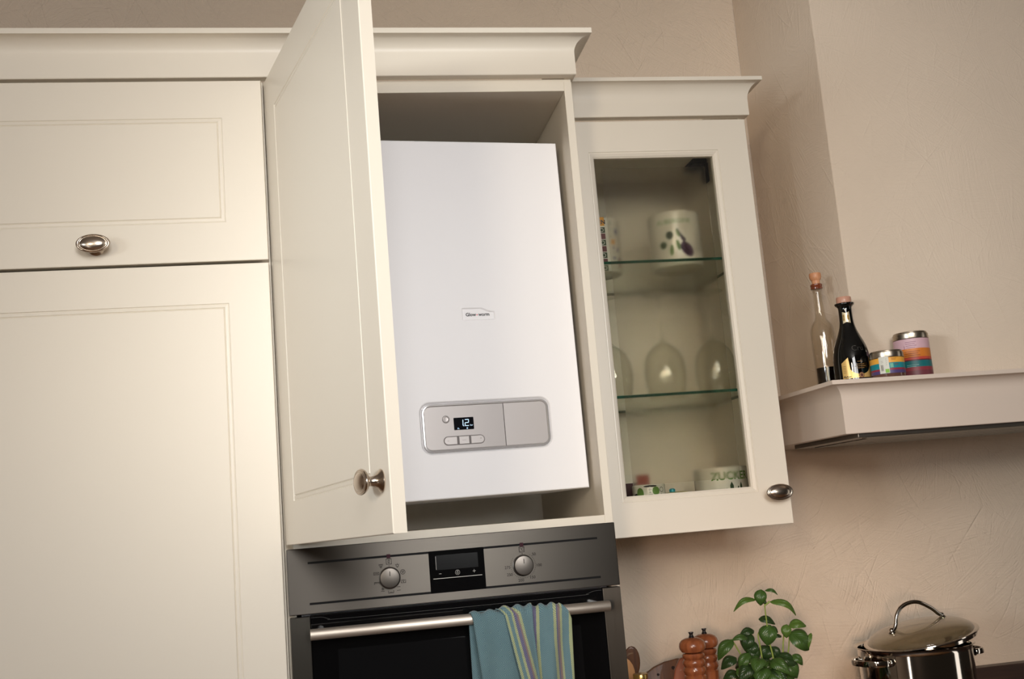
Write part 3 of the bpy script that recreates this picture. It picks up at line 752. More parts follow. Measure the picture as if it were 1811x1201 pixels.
wrap('lettering', text_geo('EN', .0135, bold=.0004), (c[0]+0, c[1], c[2]+.1155), r, a-.02, BLK, j, .0006)
for k in range(7):
    z0 = .001+k*.0148
    wrap('square_print', grid_print(x0-.020, x0+.009, z0+.0008, z0+.0140), c, r, a, MAR if k % 2 else GREEN2, j)
    if k % 2 == 0: wrap('ring_print', strokes_geo([circ(x0+.001, z0+.0074, .0042, 14), circ(x0-.0125, z0+.0074, .0042, 14)], .0011), c, r, a, POTW, j, .0006)
for q in ([(.020, .122), (.014, .100), (.023, .097)], [(.016, .111), (.020, .116), (.022, .110)], [(.016, .086), (.018, .080), (.024, .081)], [(.022, .044), (.024, .048), (.027, .041)]): wrap('line_drawing', strokes_geo([q], .0012), c, r, a, BLK, j)
wrap('orange_square', grid_print(.0185, .0290, .064, .076, 4), c, r, a, ORG, j)
for q in (ell(.024, .032, .0045, .0042), [(.022, .052), (.026, .052), (.026, .060), (.022, .060)], ell(.036, .095, .005, .008), ell(.038, .052, .004, .006)): wrap('blue_spot', poly_print([q]), c, r, a, BLU, j)
wrap('maroon_patch', poly_print([ell(.041, .022, .006, .014)]), c, r, a, MAR, j)
def wine_glass(c, label):
    t = thing('wine_glass', c, label, 'wine glass', 'upturned wine glasses on the lower glass shelf')
    out = [(.0385, 0), (.0425, .020), (.0460, .045), (.0468, .062), (.0440, .085), (.0365, .104), (.0240, .118), (.0120, .1265), (.0055, .1340)]
    inn = [(.0055*.1, .1290), (.0115, .1240), (.0232, .1165), (.0355, .1030), (.0430, .0845), (.0458, .062), (.0450, .045), (.0416, .020), (.0377, 0)]
    V, F = lathe_geo(inn+out+[(0.0004, .1360)], c, 48); obj('bowl', V, F, GLASSW, t, smooth=60)
    lathe('stem', [(.0004, .134), (.0052, .134), (.0040, .150), (.0036, .190), (.0042, .222), (.0080, .233), (.0004, .2335)], c, GLASSW, t, 20, 60)
    lathe('base', [(.0004, .2335), (.0090, .2335), (.0330, .2395), (.0350, .2405), (.0350, .2420), (.0330, .2425), (.0004, .2425)], c, GLASSW, t, 40, 60)
    return t
wine_glass((.721, .37, zs2), 'upturned wine glass partly hidden by the door frame, lower glass shelf')
wine_glass((.846, .37, zs2), 'upturned wine glass in the middle of the lower glass shelf')
wine_glass((.9665, .37, zs2), 'upturned wine glass nearest the right side of the lower glass shelf')

# bottom of the cabinet
c = (.951, .375, zs0); r = .060
j = thing('storage_jar', c, 'white storage jar with green ZUCKER lettering on the cabinet floor', 'jar')
lathe('body', jar_wall(r, .116), c, POTW, j, 48); a = face_ang(c)
wrap('lettering', text_geo('ZUCKER', .0245, bold=.0006), (c[0], c[1], c[2]+.0955), r, a+.42, GREEN, j)
st = []
for x, h, w_ in ((-.004, .066, .0035), (.008, .070, .003), (.020, .083, .0042), (.028, .060, .003), (.036, .074, .0035), (.044, .082, .003), (.050, .070, .003)):
    st.append([(x-w_, .005), (x+w_, .005), (x+w_, h-.008), (x, h), (x-w_, h-.008)])
wrap('asparagus_print', poly_print(st), c, r, a+.05, GREEN2, j)
tube('clip', spline([(c[0]+.058, c[1]-.010, c[2]+.108), (c[0]+.066, c[1]-.012, c[2]+.096), (c[0]+.0685, c[1]-.012, c[2]+.074), (c[0]+.060, c[1]-.010, c[2]+.058)], 6), .0024, mat('dark_wire', (60, 52, 46), .4, .6), j)
b = box('carton', (.815, .872, .400, .470, zs0, zs0+.091), mat('carton_white', (206, 196, 180), .6), None, bev=.001, origin=(.843, .435, zs0))
tag(b, 'plain white carton standing behind the yellow lid on the cabinet floor', 'carton')
c = (.8335, .335, zs0)
t = thing('canister', c, 'low canister with a yellow lid and teal knob on the cabinet floor', 'canister')
lathe('body', [(0, 0), (.034, 0), (.035, .001), (.035, .062), (0, .062)], c, POTW, t, 36)
lathe('lid', [(0, .0625), (.036, .0625), (.0372, .0645), (.036, .0675), (.020, .0705), (0, .0710)], c, mat('lid_yellow', (176, 164, 60), .35), t, 36)
lathe('knob', [(0, .0705), (.006, .0705), (.0068, .0725), (.0066, .0765), (.004, .0785), (0, .0788)], (c[0]-.012, c[1], c[2]), mat('knob_teal', (40, 148, 164), .35), t, 24)
c = (.768, .335, zs0); r = .036
t = thing('tea_tin', c, 'tea tin printed with green leaves and dark figures, left on the cabinet floor', 'tin')
lathe('body', jar_wall(r, .0905), c, POTW, t, 40); a = face_ang(c)
wrap('dark_print', poly_print([ell(.004, .052, .0215, .017), ell(.004, .0865, .0150, .0022), ell(-.031, .060, .010, .013)]), c, r, a, BLK, t)
wrap('leaf_print', poly_print([ell(-.0195, .072, .0085, .0125), ell(.0165, .076, .0085, .009)]), c, r, a, GREEN, t)
wrap('light_print', poly_print([ell(.003, .0775, .0052, .0078)]), c, r, a, POTW, t, .0008)
wrap('feature_print', strokes_geo([[(.0005, .079), (.0018, .079)], [(.0045, .079), (.0058, .079)], [(.0018, .0732), (.0045, .0732)]]+[circ(.031, .078, .0052, 10), [(.029, .070), (.036, .058)], [(.030, .062), (.042, .066)]], .0011), c, r, a, BLK, t, .0010)
wrap('rust_print', poly_print([ell(-.002, .052, .004, .007), ell(.012, .053, .004, .006)]), c, r, a, mat('print_rust', (150, 70, 44), .4), t, .0006)
b = thing('tea_carton', (.735, .43, zs0), 'tall white and red carton at the left rear of the cabinet floor', 'carton')
box('body', (.700, .790, .395, .465, zs0, zs0+.1165), mat('carton_cream', (214, 206, 192), .6), b, bev=.001)
box('red_side', (.7600, .7902, .3945, .42, zs0+.085, zs0+.1150), mat('carton_red', (150, 62, 44), .5), b, bev=0)
box('maroon_band', (.6998, .7600, .3945, .42, zs0+.055, zs0+.098), mat('carton_maroon', (70, 36, 42), .5), b, bev=0)

# ------------------------------------------------------------------ extractor hood with shelf
HX, HX1, HY = 1.0864, 2.06, .05
hood = thing('extractor_hood', (1.57, .34, 1.5747), 'pink-cream extractor hood with a shelf edge around the chimney box', 'hood')
prof = cove_prof(1.5747, 1.6480, 1.6745, 1.6830, .0305, .018)
fx, fy = HX+.0305, HY+.0305
V, F = cornice('h', prof, [(fx, YW-.001), (fx, fy), (HX1-.0305, fy), (HX1-.0305, YW-.001)], [(-1, 0), (-1, -1), (1, -1), (1, 0)], '')
obj('fascia', V, F, HOODP, hood, smooth=28)
# shelf board with the chimney box standing on it
box('shelf_board', (fx+.017, HX1-.05, fy+.017, YW-.001, 1.6700, 1.6828), HOODP, hood, bev=.0005)
box('bottom_board', (fx+.017, HX1-.05, fy+.017, YW-.001, 1.5760, 1.5900), HOODP, hood, bev=.0005)
un = box('filter_unit', (1.148, 1.90, fy+.010, .40, 1.5665, 1.5759), mat('hood_metal', (112, 106, 98), .35, .85), hood, bev=.001); un['label'] = 'dark metal filter unit on the underside'
for k in range(4):
    y = .126+k*.066
    box('filter_panel', (1.19, 1.86, y, y+.060, 1.5650, 1.5664), STEELD, un, bev=.0003)
box('light_strip', (1.17, 1.88, .096, .118, 1.5648, 1.5664), mat('hood_light_trim', (150, 138, 122), .4, .4), un, bev=.0003)

# ------------------------------------------------------------------ bottles and jars on the hood shelf
ZS = 1.6831
c = (1.170, .232, ZS)
t = thing('glass_bottle', c, 'tall clear glass bottle with wooden stopper, a little dark vinegar left', 'bottle')
bp_ = [(.0, 0), (.0225, 0), (.0243, .0015), (.0250, .005), (.0265, .110), (.0264, .122), (.0256, .132), (.0232, .1415), (.0185, .1490), (.0138, .1550), (.0115, .1625), (.0107, .175), (.0102, .215), (.0108, .2250), (.0120, .2262), (.0120, .2300)]
inn = [(max(r-.0022, .0), z+.003 if z < .01 else z) for r, z in bp_][::-1]
inn[0] = (bp_[-1][0]-.003, bp_[-1][1]); inn[-1] = (0, .0045)
V, F = lathe_geo(bp_+inn, c, 48); obj('body', V, F, GLASSB, t, smooth=50)
lq = [(0, .0046), (.0195, .0046), (.0226, .008), (.0232, .0478), (0, .0480)]
lathe('vinegar', lq, c, mat('vinegar', (14, 8, 8), .08), t, 40)
lathe('neck_ring', [(.0102, .2240), (.0128, .2248), (.0132, .2280), (.0120, .2295), (.0130, .2310), (.0132, .2345), (.0122, .2360), (.0090, .2362)], c, mat('amber_plastic', (120, 58, 34), .15, coat=.5), t, 32)
lathe('stopper', [(0, .2300), (.0085, .2362), (.0092, .2425), (.0090, .2440), (.0118, .2475), (.0130, .2515), (.0132, .2575), (.0124, .2610), (0, .2618)], c, wood('stopper_wood', (214, 156, 116), (196, 134, 94), .5, 2), t, 32)
c = (1.1912, .1575, ZS)
t = thing('vinegar_bottle', c, 'squat black vinegar bottle with gold label and cork, beside the clear bottle', 'bottle')
BB = mat('black_bottle_glass', (6, 7, 7), .05, spec=.7)
bpr = [(0, 0), (.0370, 0), (.0386, .002), (.0390, .008), (.0390, .040), (.0384, .052), (.0366, .066), (.0335, .080), (.0285, .093), (.0228, .106), (.0180, .119), (.0152, .131), (.0142, .143), (.0140, .160), (.0150, .167), (.0196, .1715), (.0202, .1735), (.0190, .1755), (0, .1756)]
sp = [(p.x, p.z) for p in spline([(r_, 0, z) for r_, z in bpr], 3)]
lathe('body', [(max(0, a_), b_) for a_, b_ in sp], c, BB, t, 56, 60)
lathe('cork', [(0, .1750), (.0152, .1757), (.0158, .1775), (.0158, .1880), (.0150, .1892), (0, .1893)], c, mat('cork_capsule', (196, 146, 124), .3), t, 36)
a = face_ang(c)
def on_prof(V2, F, ang, lift=.0005):
    def rad(z):
        for (r0, z0), (r1, z1) in zip(bpr[:-1], bpr[1:]):
            if z0 <= z <= z1 and z1 > z0: return r0+(r1-r0)*(z-z0)/(z1-z0)
        return bpr[3][0]
    out = []
    for x, z in V2:
        r_ = rad(z)+lift; out.append((c[0]+r_*math.cos(ang+x/.038), c[1]+r_*math.sin(ang+x/.038), c[2]+z))
    return out, F
GOLD = mat('gold_label', (222, 184, 112), .32, .35); GOLD2 = mat('label_gold_print', (150, 112, 62), .4)
# label with a round black bite out of its upper edge
xs = [-.022+.070*k/28 for k in range(29)]
V2, F2 = [], []
for x in xs:
    top = .046 if x > -.012 else .043
    if -.022 <= x <= -.004: top = .043+.013*max(0, (x+.022)/.018)
    dx = (x-.016)/.0225
    if abs(dx) < 1: top = min(top if x < .016 else .055, .036-.019*math.sqrt(1-dx*dx))
    elif x > .016: top = .055-.010*(x-.038)/.01
    V2 += [(x, .010), (x, (.010+top)/2), (x, top)]
for k in range(28): F2 += [[3*k, 3*k+3, 3*k+4, 3*k+1], [3*k+1, 3*k+4, 3*k+5, 3*k+2]]
obj('label', *on_prof(V2, F2, a), GOLD, t, smooth=60)['label'] = 'gold label with a round cut-out'
seal = poly_print([ell(.016, .0150, .0058, .0062)]); obj('seal', *on_prof(*seal, a, .0008), mat('label_seal', (96, 52, 40), .4), t)
obj('seal_ring', *on_prof(*strokes_geo([circ(.016, .0150, .0040, 16)], .0008), a, .0011), GOLD, t)
obj('label_print', *on_prof(*strokes_geo([[(-.0195, .036-k*.0034), (-.0130, .036-k*.0034)] for k in range(5)]+[[(.008, .038), (.024, .038)], [(.005, .034), (.027, .034)], [(.009, .030), (.023, .030)], [(.011, .044), (.020, .044)]], .0009), a, .0010), GOLD2, t)
obj('label_print', *on_prof(*strokes_geo([[(-.0195, .0128), (-.0175, .0150), (-.0160, .0125)], [(-.0145, .0125), (-.012, .0145), (-.0105, .0125)], [(-.009, .0128), (-.005, .0130)]], .0015), a, .0010), BLK, t)
obj('neck_label', *on_prof([(x, z) for x in [(-.0185+.040*k/12) for k in range(13)] for z in (.1335-.0035*abs(x-.002)/.02, .1525+.0035*abs(x-.002)/.02)], [[2*k, 2*k+2, 2*k+3, 2*k+1] for k in range(12)], a), mat('neck_label_silver', (206, 190, 158), .3, .5), t)
obj('neck_emblem', *on_prof(*poly_print([ell(.012, .143, .0060, .0060), [(-.0165, .1365), (-.008, .1365), (-.008, .1495), (-.0165, .1495)]]), a, .0009), mat('neck_gold', (150, 118, 60), .35, .4), t)
V2, F2 = text_geo('Cru', .017); V2 = [(x+.016, z+.0725) for x, z in V2]
obj('embossed_lettering', *on_prof(V2, F2, a, .0012), mat('embossed_glass', (96, 94, 90), .12, .7), t)
LIDM = mat('jar_lid_metal', (176, 164, 148), .3, 1.0)
def spice_jar(c, r, h, label, bands, prints):
    t = thing('spice_jar', c, label, 'jar', 'glass jars with banded labels on the hood shelf')
    lathe('glass', [(0, 0), (r-.003, 0), (r-.001, .0015), (r-.0004, .005), (r-.0004, h-.0175), (r-.002, h-.0155), (0, h-.0155)], c, mat('jar_contents', (96, 66, 56), .08, spec=.6), t, 44)
    lathe('lid', [(0, h-.0150), (r-.0012, h-.0160), (r+.0002, h-.0155), (r+.0005, h-.0145), (r, h-.0045), (r-.0018, h-.0035), (r-.0022, h-.0010), (r-.0040, h), (r-.008, h-.0006), (0, h-.0008)], c, LIDM, t, 48)
    a = face_ang(c)
    for z0, z1, rgb, nm in bands:
        V2, F2 = grid_print(-1.72*r, 1.72*r, z0, z1, 28)
        obj('label_band', *wrap_geo(V2, F2, c, r+.0002, a), mat(nm, rgb, .45), t, smooth=60)
    prints(t, c, r, a)
    return t
def pr_tall(t, c, r, a):
    wrap('label_text', strokes_geo([[(-.012+.0004*k, .0795-.0040*k), (.010-.003*(k % 2), .0795-.0040*k)] for k in range(4)]+[[(-.0150, .0720), (-.0150, .0645)]], .0009), c, r, a, mat('text_mauve', (132, 78, 104), .5), t)
    wrap('label_text', strokes_geo([[(-.016, .0590-.0042*k), (.016-.004*(k % 2), .0590-.0042*k)] for k in range(4)], .0009), c, r, a, mat('text_brown', (124, 58, 30), .5), t)
    wrap('label_text', strokes_geo([[(-.014, .0300-.0034*k), (.010-.006*(k % 2), .0300-.0034*k)] for k in range(2)], .0009), c, r, a, mat('text_pale', (130, 178, 178), .5), t)
spice_jar((1.3335, .1575, ZS), .0366, .1035, 'taller spice jar with pink, orange and teal label bands',
          [(.0655, .0870, (206, 168, 176), 'band_pink'), (.0470, .0655, (206, 120, 44), 'band_orange'), (.0415, .0470, (186, 70, 56), 'band_red'), (.0390, .0415, (92, 34, 46), 'band_dark'), (.0255, .0390, (20, 104, 108), 'band_teal'), (.0180, .0255, (138, 52, 62), 'band_crimson'), (.0060, .0180, (110, 54, 62), 'band_plum')], pr_tall)
def pr_small(t, c, r, a):
    wrap('price_sticker', grid_print(-.0165, .0035, .0095, .0440, 8), c, r, a, mat('sticker_pale', (206, 204, 192), .5), t, .0006)
    wrap('barcode', strokes_geo([[(-.0130+.0009*k, .0150), (-.0130+.0009*k, .0270)] for k in range(6)]+[[(-.012, .0320), (-.008, .0320)], [(-.012, .0350), (-.008, .0350)]]+[[(-.0025, .0260+.004*k), (-.0010, .0275+.004*k)] for k in range(4)], .0005), c, r, a, mat('text_grey', (120, 112, 106), .5), t, .0009)
    wrap('green_mark', grid_print(-.0050, .0028, .0105, .0180, 3), c, r, a, mat('mark_green', (122, 176, 48), .5), t, .0009)
    wrap('light_mark', grid_print(.0055, .0120, .0205, .0290, 3), c, r, a, mat('mark_aqua', (108, 172, 150), .5), t, .0006)
    wrap('label_text', strokes_geo([[(.009, .0395), (.020, .0395)], [(.009, .0370), (.018, .0370)], [(.0145, .0280), (.024, .0280)], [(.0145, .0255), (.022, .0255)]], .0007), c, r, a, mat('text_brown', (124, 58, 30), .5), t)
spice_jar((1.2384, .0985, ZS), .0343, .0585, 'low spice jar with orange and teal bands and a pale barcode sticker',
          [(.0310, .0420, (226, 162, 60), 'band_amber'), (.0195, .0310, (20, 128, 138), 'band_teal2'), (.0155, .0195, (140, 44, 62), 'band_crimson2'), (.0090, .0155, (76, 62, 112), 'band_violet')], pr_small)

# ------------------------------------------------------------------ worktop and what stands on it
ZT = .910
base = thing('base_cabinet', (1.6, .32, 0), 'cream base cabinet run under the dark worktop right of the oven', 'cabinet')
box('body', (.604, 2.4, .04, YW-.002, .1, .870), CREAM_IN, base)
for k in range(4):
    V, F = door_geo(.445, .755); o = obj('door', V, F, CREAM, base, local=True); o.location = Vector((.607+k*.449, .020, .11))-base.location
box('plinth', (.604, 2.4, .09, .10, 0, .0999), CREAM_IN, base)
wt = thing('worktop', (1.5, .31, .871), 'dark brown wood worktop under the stockpot, basil and pepper mills', 'worktop')
box('board', (.602, 2.42, -.012, YW-.002, .871, ZT), WORKTOP, wt, bev=.002)
tag(box('upstand', (.602, 2.42, .585, YW-.002, ZT+.0002, 1.0030), WORKTOP, None, bev=.0015, origin=(1.5, .6, ZT)), 'low dark brown wood strip along the wall behind the stockpot', 'upstand')

# stockpot and lid
pc = (1.3425, .338, ZT)
pot = thing('stockpot', pc, 'polished steel stockpot with two loop handles on the worktop', 'pot')
hp = .205; rp = .1215
lathe('body', [(0, 0), (rp-.012, 0), (rp-.003, .004), (rp, .012), (rp, .016), (rp, .10), (rp, hp-.012), (rp, hp-.006), (rp+.0015, hp-.003), (rp+.0062, hp-.0012), (rp+.0070, hp), (rp+.0055, hp+.0010), (rp-.0008, hp-.003), (rp-.0018, hp-.010), (rp-.0018, hp-.014), (rp-.0018, .012), (rp-.0018, .006), (0, .004)], pc, CHROME, pot, 72, 40)
def strap_handle(ang, zh):
    d = Vector((math.cos(ang), math.sin(ang), 0)); s = Vector((-d.y, d.x, 0)); C_ = Vector(pc)+Vector((0, 0, zh))
    pts = [C_+d*(rp-.002)+s*.046, C_+d*(rp+.012)+s*.045, C_+d*(rp+.026)+s*.036, C_+d*(rp+.034)+s*.016, C_+d*(rp+.035), C_+d*(rp+.034)-s*.016, C_+d*(rp+.026)-s*.036, C_+d*(rp+.012)-s*.045, C_+d*(rp-.002)-s*.046]
    P = spline(pts, 6); V, F = [], []
    for i, p in enumerate(P):
        t_ = (P[min(i+1, len(P)-1)]-P[max(i-1, 0)]).normalized(); n_ = Vector((-t_.y, t_.x, 0))
        for a_, b_ in ((-.0022, -.0058), (.0022, -.0058), (.0030, 0), (.0022, .0058), (-.0022, .0058), (-.0030, 0)): V.append(p+n_*a_+Vector((0, 0, b_)))
    m_ = 6
    for i in range(len(P)-1):
        for k in range(m_): F.append([i*m_+k, i*m_+(k+1) % m_, (i+1)*m_+(k+1) % m_, (i+1)*m_+k])
    h = obj('handle', V, F, CHROME, pot, smooth=50)
    for sg in (-1, 1):
        q = C_+d*(rp+.001)+s*.046*sg
        V, F = lathe_geo([(0, 0), (.008, 0), (.0085, .001), (.006, .003), (0, .0035)], (0, 0, 0), 16)
        mrot = Vector((0, 0, 1)).rotation_difference(d).to_matrix()
        obj('rivet', [mrot @ Vector(v)+q-d*.004 for v in V], F, CHROME, h, smooth=50)
strap_handle(R(195), hp-.024); strap_handle(R(5), hp-.026)
lid = thing('pot_lid', (1.3600, .335, ZT+hp+.0148), 'domed glass lid with steel rim lying tilted on the stockpot', 'lid', rot=(R(1.0), R(-9.0), 0))
rl = .1235
lathe('rim', [(rl-.009, -.004), (rl-.006, -.010), (rl-.005, -.010), (rl-.004, -.003), (rl, -.002), (rl+.0012, 0), (rl+.0005, .0018), (rl-.004, .0026), (rl-.008, .0028), (rl-.010, .001)], (0, 0, 0), CHROME, lid, 72, 40, local=True)
dome = [(rl-.008, .0022)]+[((rl-.008)*math.cos(R(k*9)), .0022+.030*math.sin(R(k*9))) for k in range(1, 10)]+[(0, .0322)]
dome_in = [(max(0, r_*.985), z-.003) for r_, z in dome][::-1]
V, F = lathe_geo(dome+dome_in, (0, 0, 0), 64); obj('glass_dome', V, F, GLASSL, lid, local=True, smooth=60)
hpts = [(-.070, -.004, .0275), (-.060, -.004, .0310), (-.052, -.003, .0400), (-.044, -.002, .0570), (-.028, 0, .0710), (-.006, .001, .0760), (.018, .001, .0715), (.044, .002, .0520), (.058, .003, .0360), (.070, .004, .0270)]
lh = tube('handle', spline(hpts, 6), [.0030]*2+[.0044]*51+[.0030]*2, CHROME, lid, 14, local=True)
for x, y in ((-.066, -.004), (.066, .004)):
    V, F = lathe_geo([(0, -.004), (.0078, -.003), (.0080, .0), (.0055, .0022), (.0045, .0050), (.0052, .0062), (.0030, .0085), (0, .009)], (x, y, .0270), 20); obj('handle_screw', V, F, CHROME, lh, local=True, smooth=50)

# pepper mills
def mill(c, s, label):
    t = thing('pepper_mill', c, label, 'pepper mill', 'turned wooden mills on the worktop')
    H = s
    body = [(0, 0), (.0265, 0), (.0280, .003), (.0285, .030), (.0250, .050), (.0225, .090), (.0220, .140), (.0228, H-.0875), (.0232, H-.0790), (.0205, H-.0765), (.0215, H-.0745), (.0240, H-.0700), (.0244, H-.0670), (.0225, H-.0610), (.0203, H-.0595), (.0215, H-.0580), (.0240, H-.0530), (.0242, H-.0500), (.0220, H-.0455), (.0195, H-.0440), (.0212, H-.0428), (.0236, H-.0385), (.0238, H-.0360), (.0220, H-.0325), (.0150, H-.0310), (0, H-.0310)]
    lathe('body', body, c, WOODM, t, 40, 30)
    lathe('head', [(0, H-.0309), (.0150, H-.0309), (.0235, H-.0290), (.0275, H-.0235), (.0285, H-.0175), (.0270, H-.0105), (.0225, H-.0050), (.0150, H-.0015), (.0060, H), (0, H)], c, WOODM, t, 40, 40)
    lathe('nut', [(0, H-.0005), (.0058, H-.0005), (.0060, H+.0010), (.0040, H+.0045), (.0038, H+.0068), (.0056, H+.0100), (.0054, H+.0114), (0, H+.0116)], c, mat('mill_nut', (22, 20, 20), .3), t, 24)
mill((.8252, .3215, ZT), 1.1805-ZT, 'front wooden pepper mill with black top nut, left of the basil')
mill((.8858, .4125, ZT), 1.1747-ZT, 'rear wooden pepper mill half hidden behind the front mill')

# chopping boards
def board(name, outline, thick, loc, rz, lean, mt, label, cat, holes=()):
    V, F = prism_geo(outline, 0, thick)
    o = obj(name, V, F, mt, None, local=True)
    o.location = loc; o.rotation_euler = (Matrix.Rotation(rz, 3, 'Z') @ Matrix.Rotation(lean, 3, 'X')).to_euler()
    bvm = o.modifiers.new('round', 'BEVEL'); bvm.width = .003; bvm.segments = 2; bvm.limit_method = 'ANGLE'
    for hx, hz_, r_ in holes:
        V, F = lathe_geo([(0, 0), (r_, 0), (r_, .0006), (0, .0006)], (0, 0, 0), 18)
        obj('hole', [(hx+x, -z-.0002, hz_+y) for x, y, z in V], F, mat('hole_shadow_wood', (34, 20, 14), .8), o, local=True)  # dark disc on the front face, painted as the shade inside a hole
    return tag(o, label, cat)
out = [(-.080, 0), (.080, 0), (.083, .170), (.078, .186), (.060, .197), (.030, .206), (0, .208), (-.030, .203), (-.055, .194), (-.075, .182), (-.083, .168)]
board('chopping_board', out, .018, (.838, .462, ZT+.0015), R(-9), R(-9), WOODD, 'dark round-topped chopping board leaning behind the mills', 'chopping board', ((-.012, .188, .004), (-.048, .176, .003)))
out = [(-.026, 0), (.026, 0), (.025, .150), (.027, .190), (.025, .215), (.013, .2315), (-.004, .2330), (-.019, .224), (-.026, .200), (-.027, .170)]
board('wooden_paddle', out, .016, (.776, .376, ZT), R(-12), R(-2), wood('reddish_wood', (146, 80, 48), (116, 58, 34), .4), 'reddish wooden paddle board standing in front of the chopping board', 'paddle')
o = bpy.data.objects['wooden_paddle']; o.rotation_euler = (Matrix.Rotation(R(-12), 3, 'Z') @ Matrix.Rotation(R(13.5), 3, 'Y')).to_euler()

# utensils in a crock
cc = (.690, .415, ZT)
cr_ = thing('utensil_crock', cc, 'stoneware crock holding wooden spoons beside the oven', 'crock')
lathe('body', [(0, 0), (.040, 0), (.043, .003), (.045, .08), (.044, .135), (.046, .140), (.042, .140), (.040, .08), (.038, .006), (0, .005)], cc, mat('stoneware', (150, 140, 126), .4), cr_, 36)
def spoon(name, base_, tip, rx, ry, mt, label):
    b0 = Vector(base_); t0 = Vector(tip); d = (t0-b0); L = d.length; d.normalize()
    side = Vector((math.cos(R(-9)), math.sin(R(-9)), 0)); side = (side-d*side.dot(d)).normalized(); nn = side.cross(d)
    o = thing(name, base_, label, 'spoon', 'wooden spoons in the crock')
    tube('handle', [b0, b0+d*(L-2*ry+.01)], [.0060, .0052], mt, o, 12)
    V, F = [], []
    n_, m_ = 10, 20
    c0 = b0+d*(L-ry)
    for i in range(n_+1):
        ph = -math.pi/2+math.pi*i/n_
        for k in range(m_):
            th = 2*math.pi*k/m_
            x = math.cos(ph)*math.cos(th); y = math.cos(ph)*math.sin(th); z = math.sin(ph)
            V.append(c0+side*rx*x+nn*(.006*y-.004*(1-x*x-z*z))+d*ry*z)
    for i in range(n_):
        for k in range(m_): F.append([i*m_+k, i*m_+(k+1) % m_, (i+1)*m_+(k+1) % m_, (i+1)*m_+k])
    obj('bowl', V, F, mt, o, smooth=60)
spoon('wooden_spoon', (.694, .424, ZT+.008), (.7135, .401, 1.1660), .019, .036, WOODD, 'dark oval wooden spoon standing in the crock beside the oven')
spoon('wooden_spoon', (.672, .418, ZT+.008), (.682, .376, 1.1490), .030, .043, WOODL, 'pale broad wooden spoon in front of the dark spoon')

# oil bottle with gold cap
c = (.6975, .2950, ZT)
t = thing('oil_bottle', c, 'green oil bottle with a gold screw cap beside the oven', 'bottle')
lathe('body', [(0, 0), (.028, 0), (.030, .002), (.030, .120), (.026, .140), (.016, .160), (.0135, .175), (.0135, .2035), (0, .2035)], c, mat('green_bottle_glass', (26, 40, 24), .08, spec=.7), t, 40)
lathe('cap', [(0, .2020), (.0148, .2020), (.0155, .2028), (.0155, .2110), (.0147, .2122), (0, .2124)], c, mat('gold_cap', (206, 172, 104), .25, .9), t, 36)

# ------------------------------------------------------------------ basil plant
BASIL = [
(0.9633,0.2812,1.2500,0.9135,0.2935,1.2307,0.0146),(0.9926,0.2771,1.2430,1.0466,0.2726,1.2116,0.0173),(0.9752,0.2757,1.2696,0.9707,0.2823,1.2355,0.0255),
(0.9840,0.2745,1.2671,1.0090,0.2717,1.2570,0.0091),(0.9745,0.2865,1.2068,1.0080,0.2825,1.1942,0.0191),(0.9891,0.2860,1.1939,0.9796,0.2951,1.1503,0.0373),
(1.0303,0.2791,1.1905,1.0651,0.2732,1.1876,0.0237),(1.0249,0.2798,1.1919,1.0216,0.2853,1.1630,0.0209),(1.0330,0.2812,1.1750,1.0704,0.2812,1.1351,0.0437),
(0.9634,0.2926,1.1826,0.9298,0.2997,1.1764,0.0200),(0.9542,0.2950,1.1780,0.9388,0.3040,1.1415,0.0309),(0.9106,0.3045,1.1690,0.8744,0.3175,1.1307,0.0273),
(0.9421,0.2986,1.1700,0.9070,0.3049,1.1702,0.0164),(1.0209,0.2849,1.1661,0.9987,0.2892,1.1644,0.0109),(0.9977,0.2856,1.1869,1.0129,0.2849,1.1749,0.0127),
(1.0350,0.2889,1.1273,1.0545,0.2892,1.1046,0.0191),(0.9588,0.3021,1.1309,0.9403,0.3131,1.0857,0.0437),(0.9993,0.2975,1.1149,0.9759,0.3078,1.0791,0.0455),
(1.0209,0.2936,1.1149,1.0422,0.2961,1.0773,0.0309),(0.9228,0.3091,1.1285,0.8867,0.3189,1.1090,0.0273),(0.9431,0.3037,1.1385,0.9197,0.3139,1.1036,0.0255),
(0.9587,0.2970,1.1614,0.9497,0.3043,1.1280,0.0309),(0.9939,0.2929,1.1477,0.9780,0.3004,1.1203,0.0346),(0.9991,0.2924,1.1455,1.0120,0.2949,1.1166,0.0218),
(0.9265,0.3139,1.0958,0.8900,0.3222,1.0863,0.0237),(1.0759,0.2743,1.1697,1.0650,0.2822,1.1346,0.0109),(0.9544,0.2998,1.1492,0.9670,0.3032,1.1158,0.0273),
(0.9782,0.2998,1.1239,0.9841,0.3031,1.0982,0.0255),(1.0117,0.2957,1.1121,1.0209,0.2993,1.0808,0.0255),(0.9163,0.3138,1.1074,0.9366,0.3141,1.0842,0.0255)]
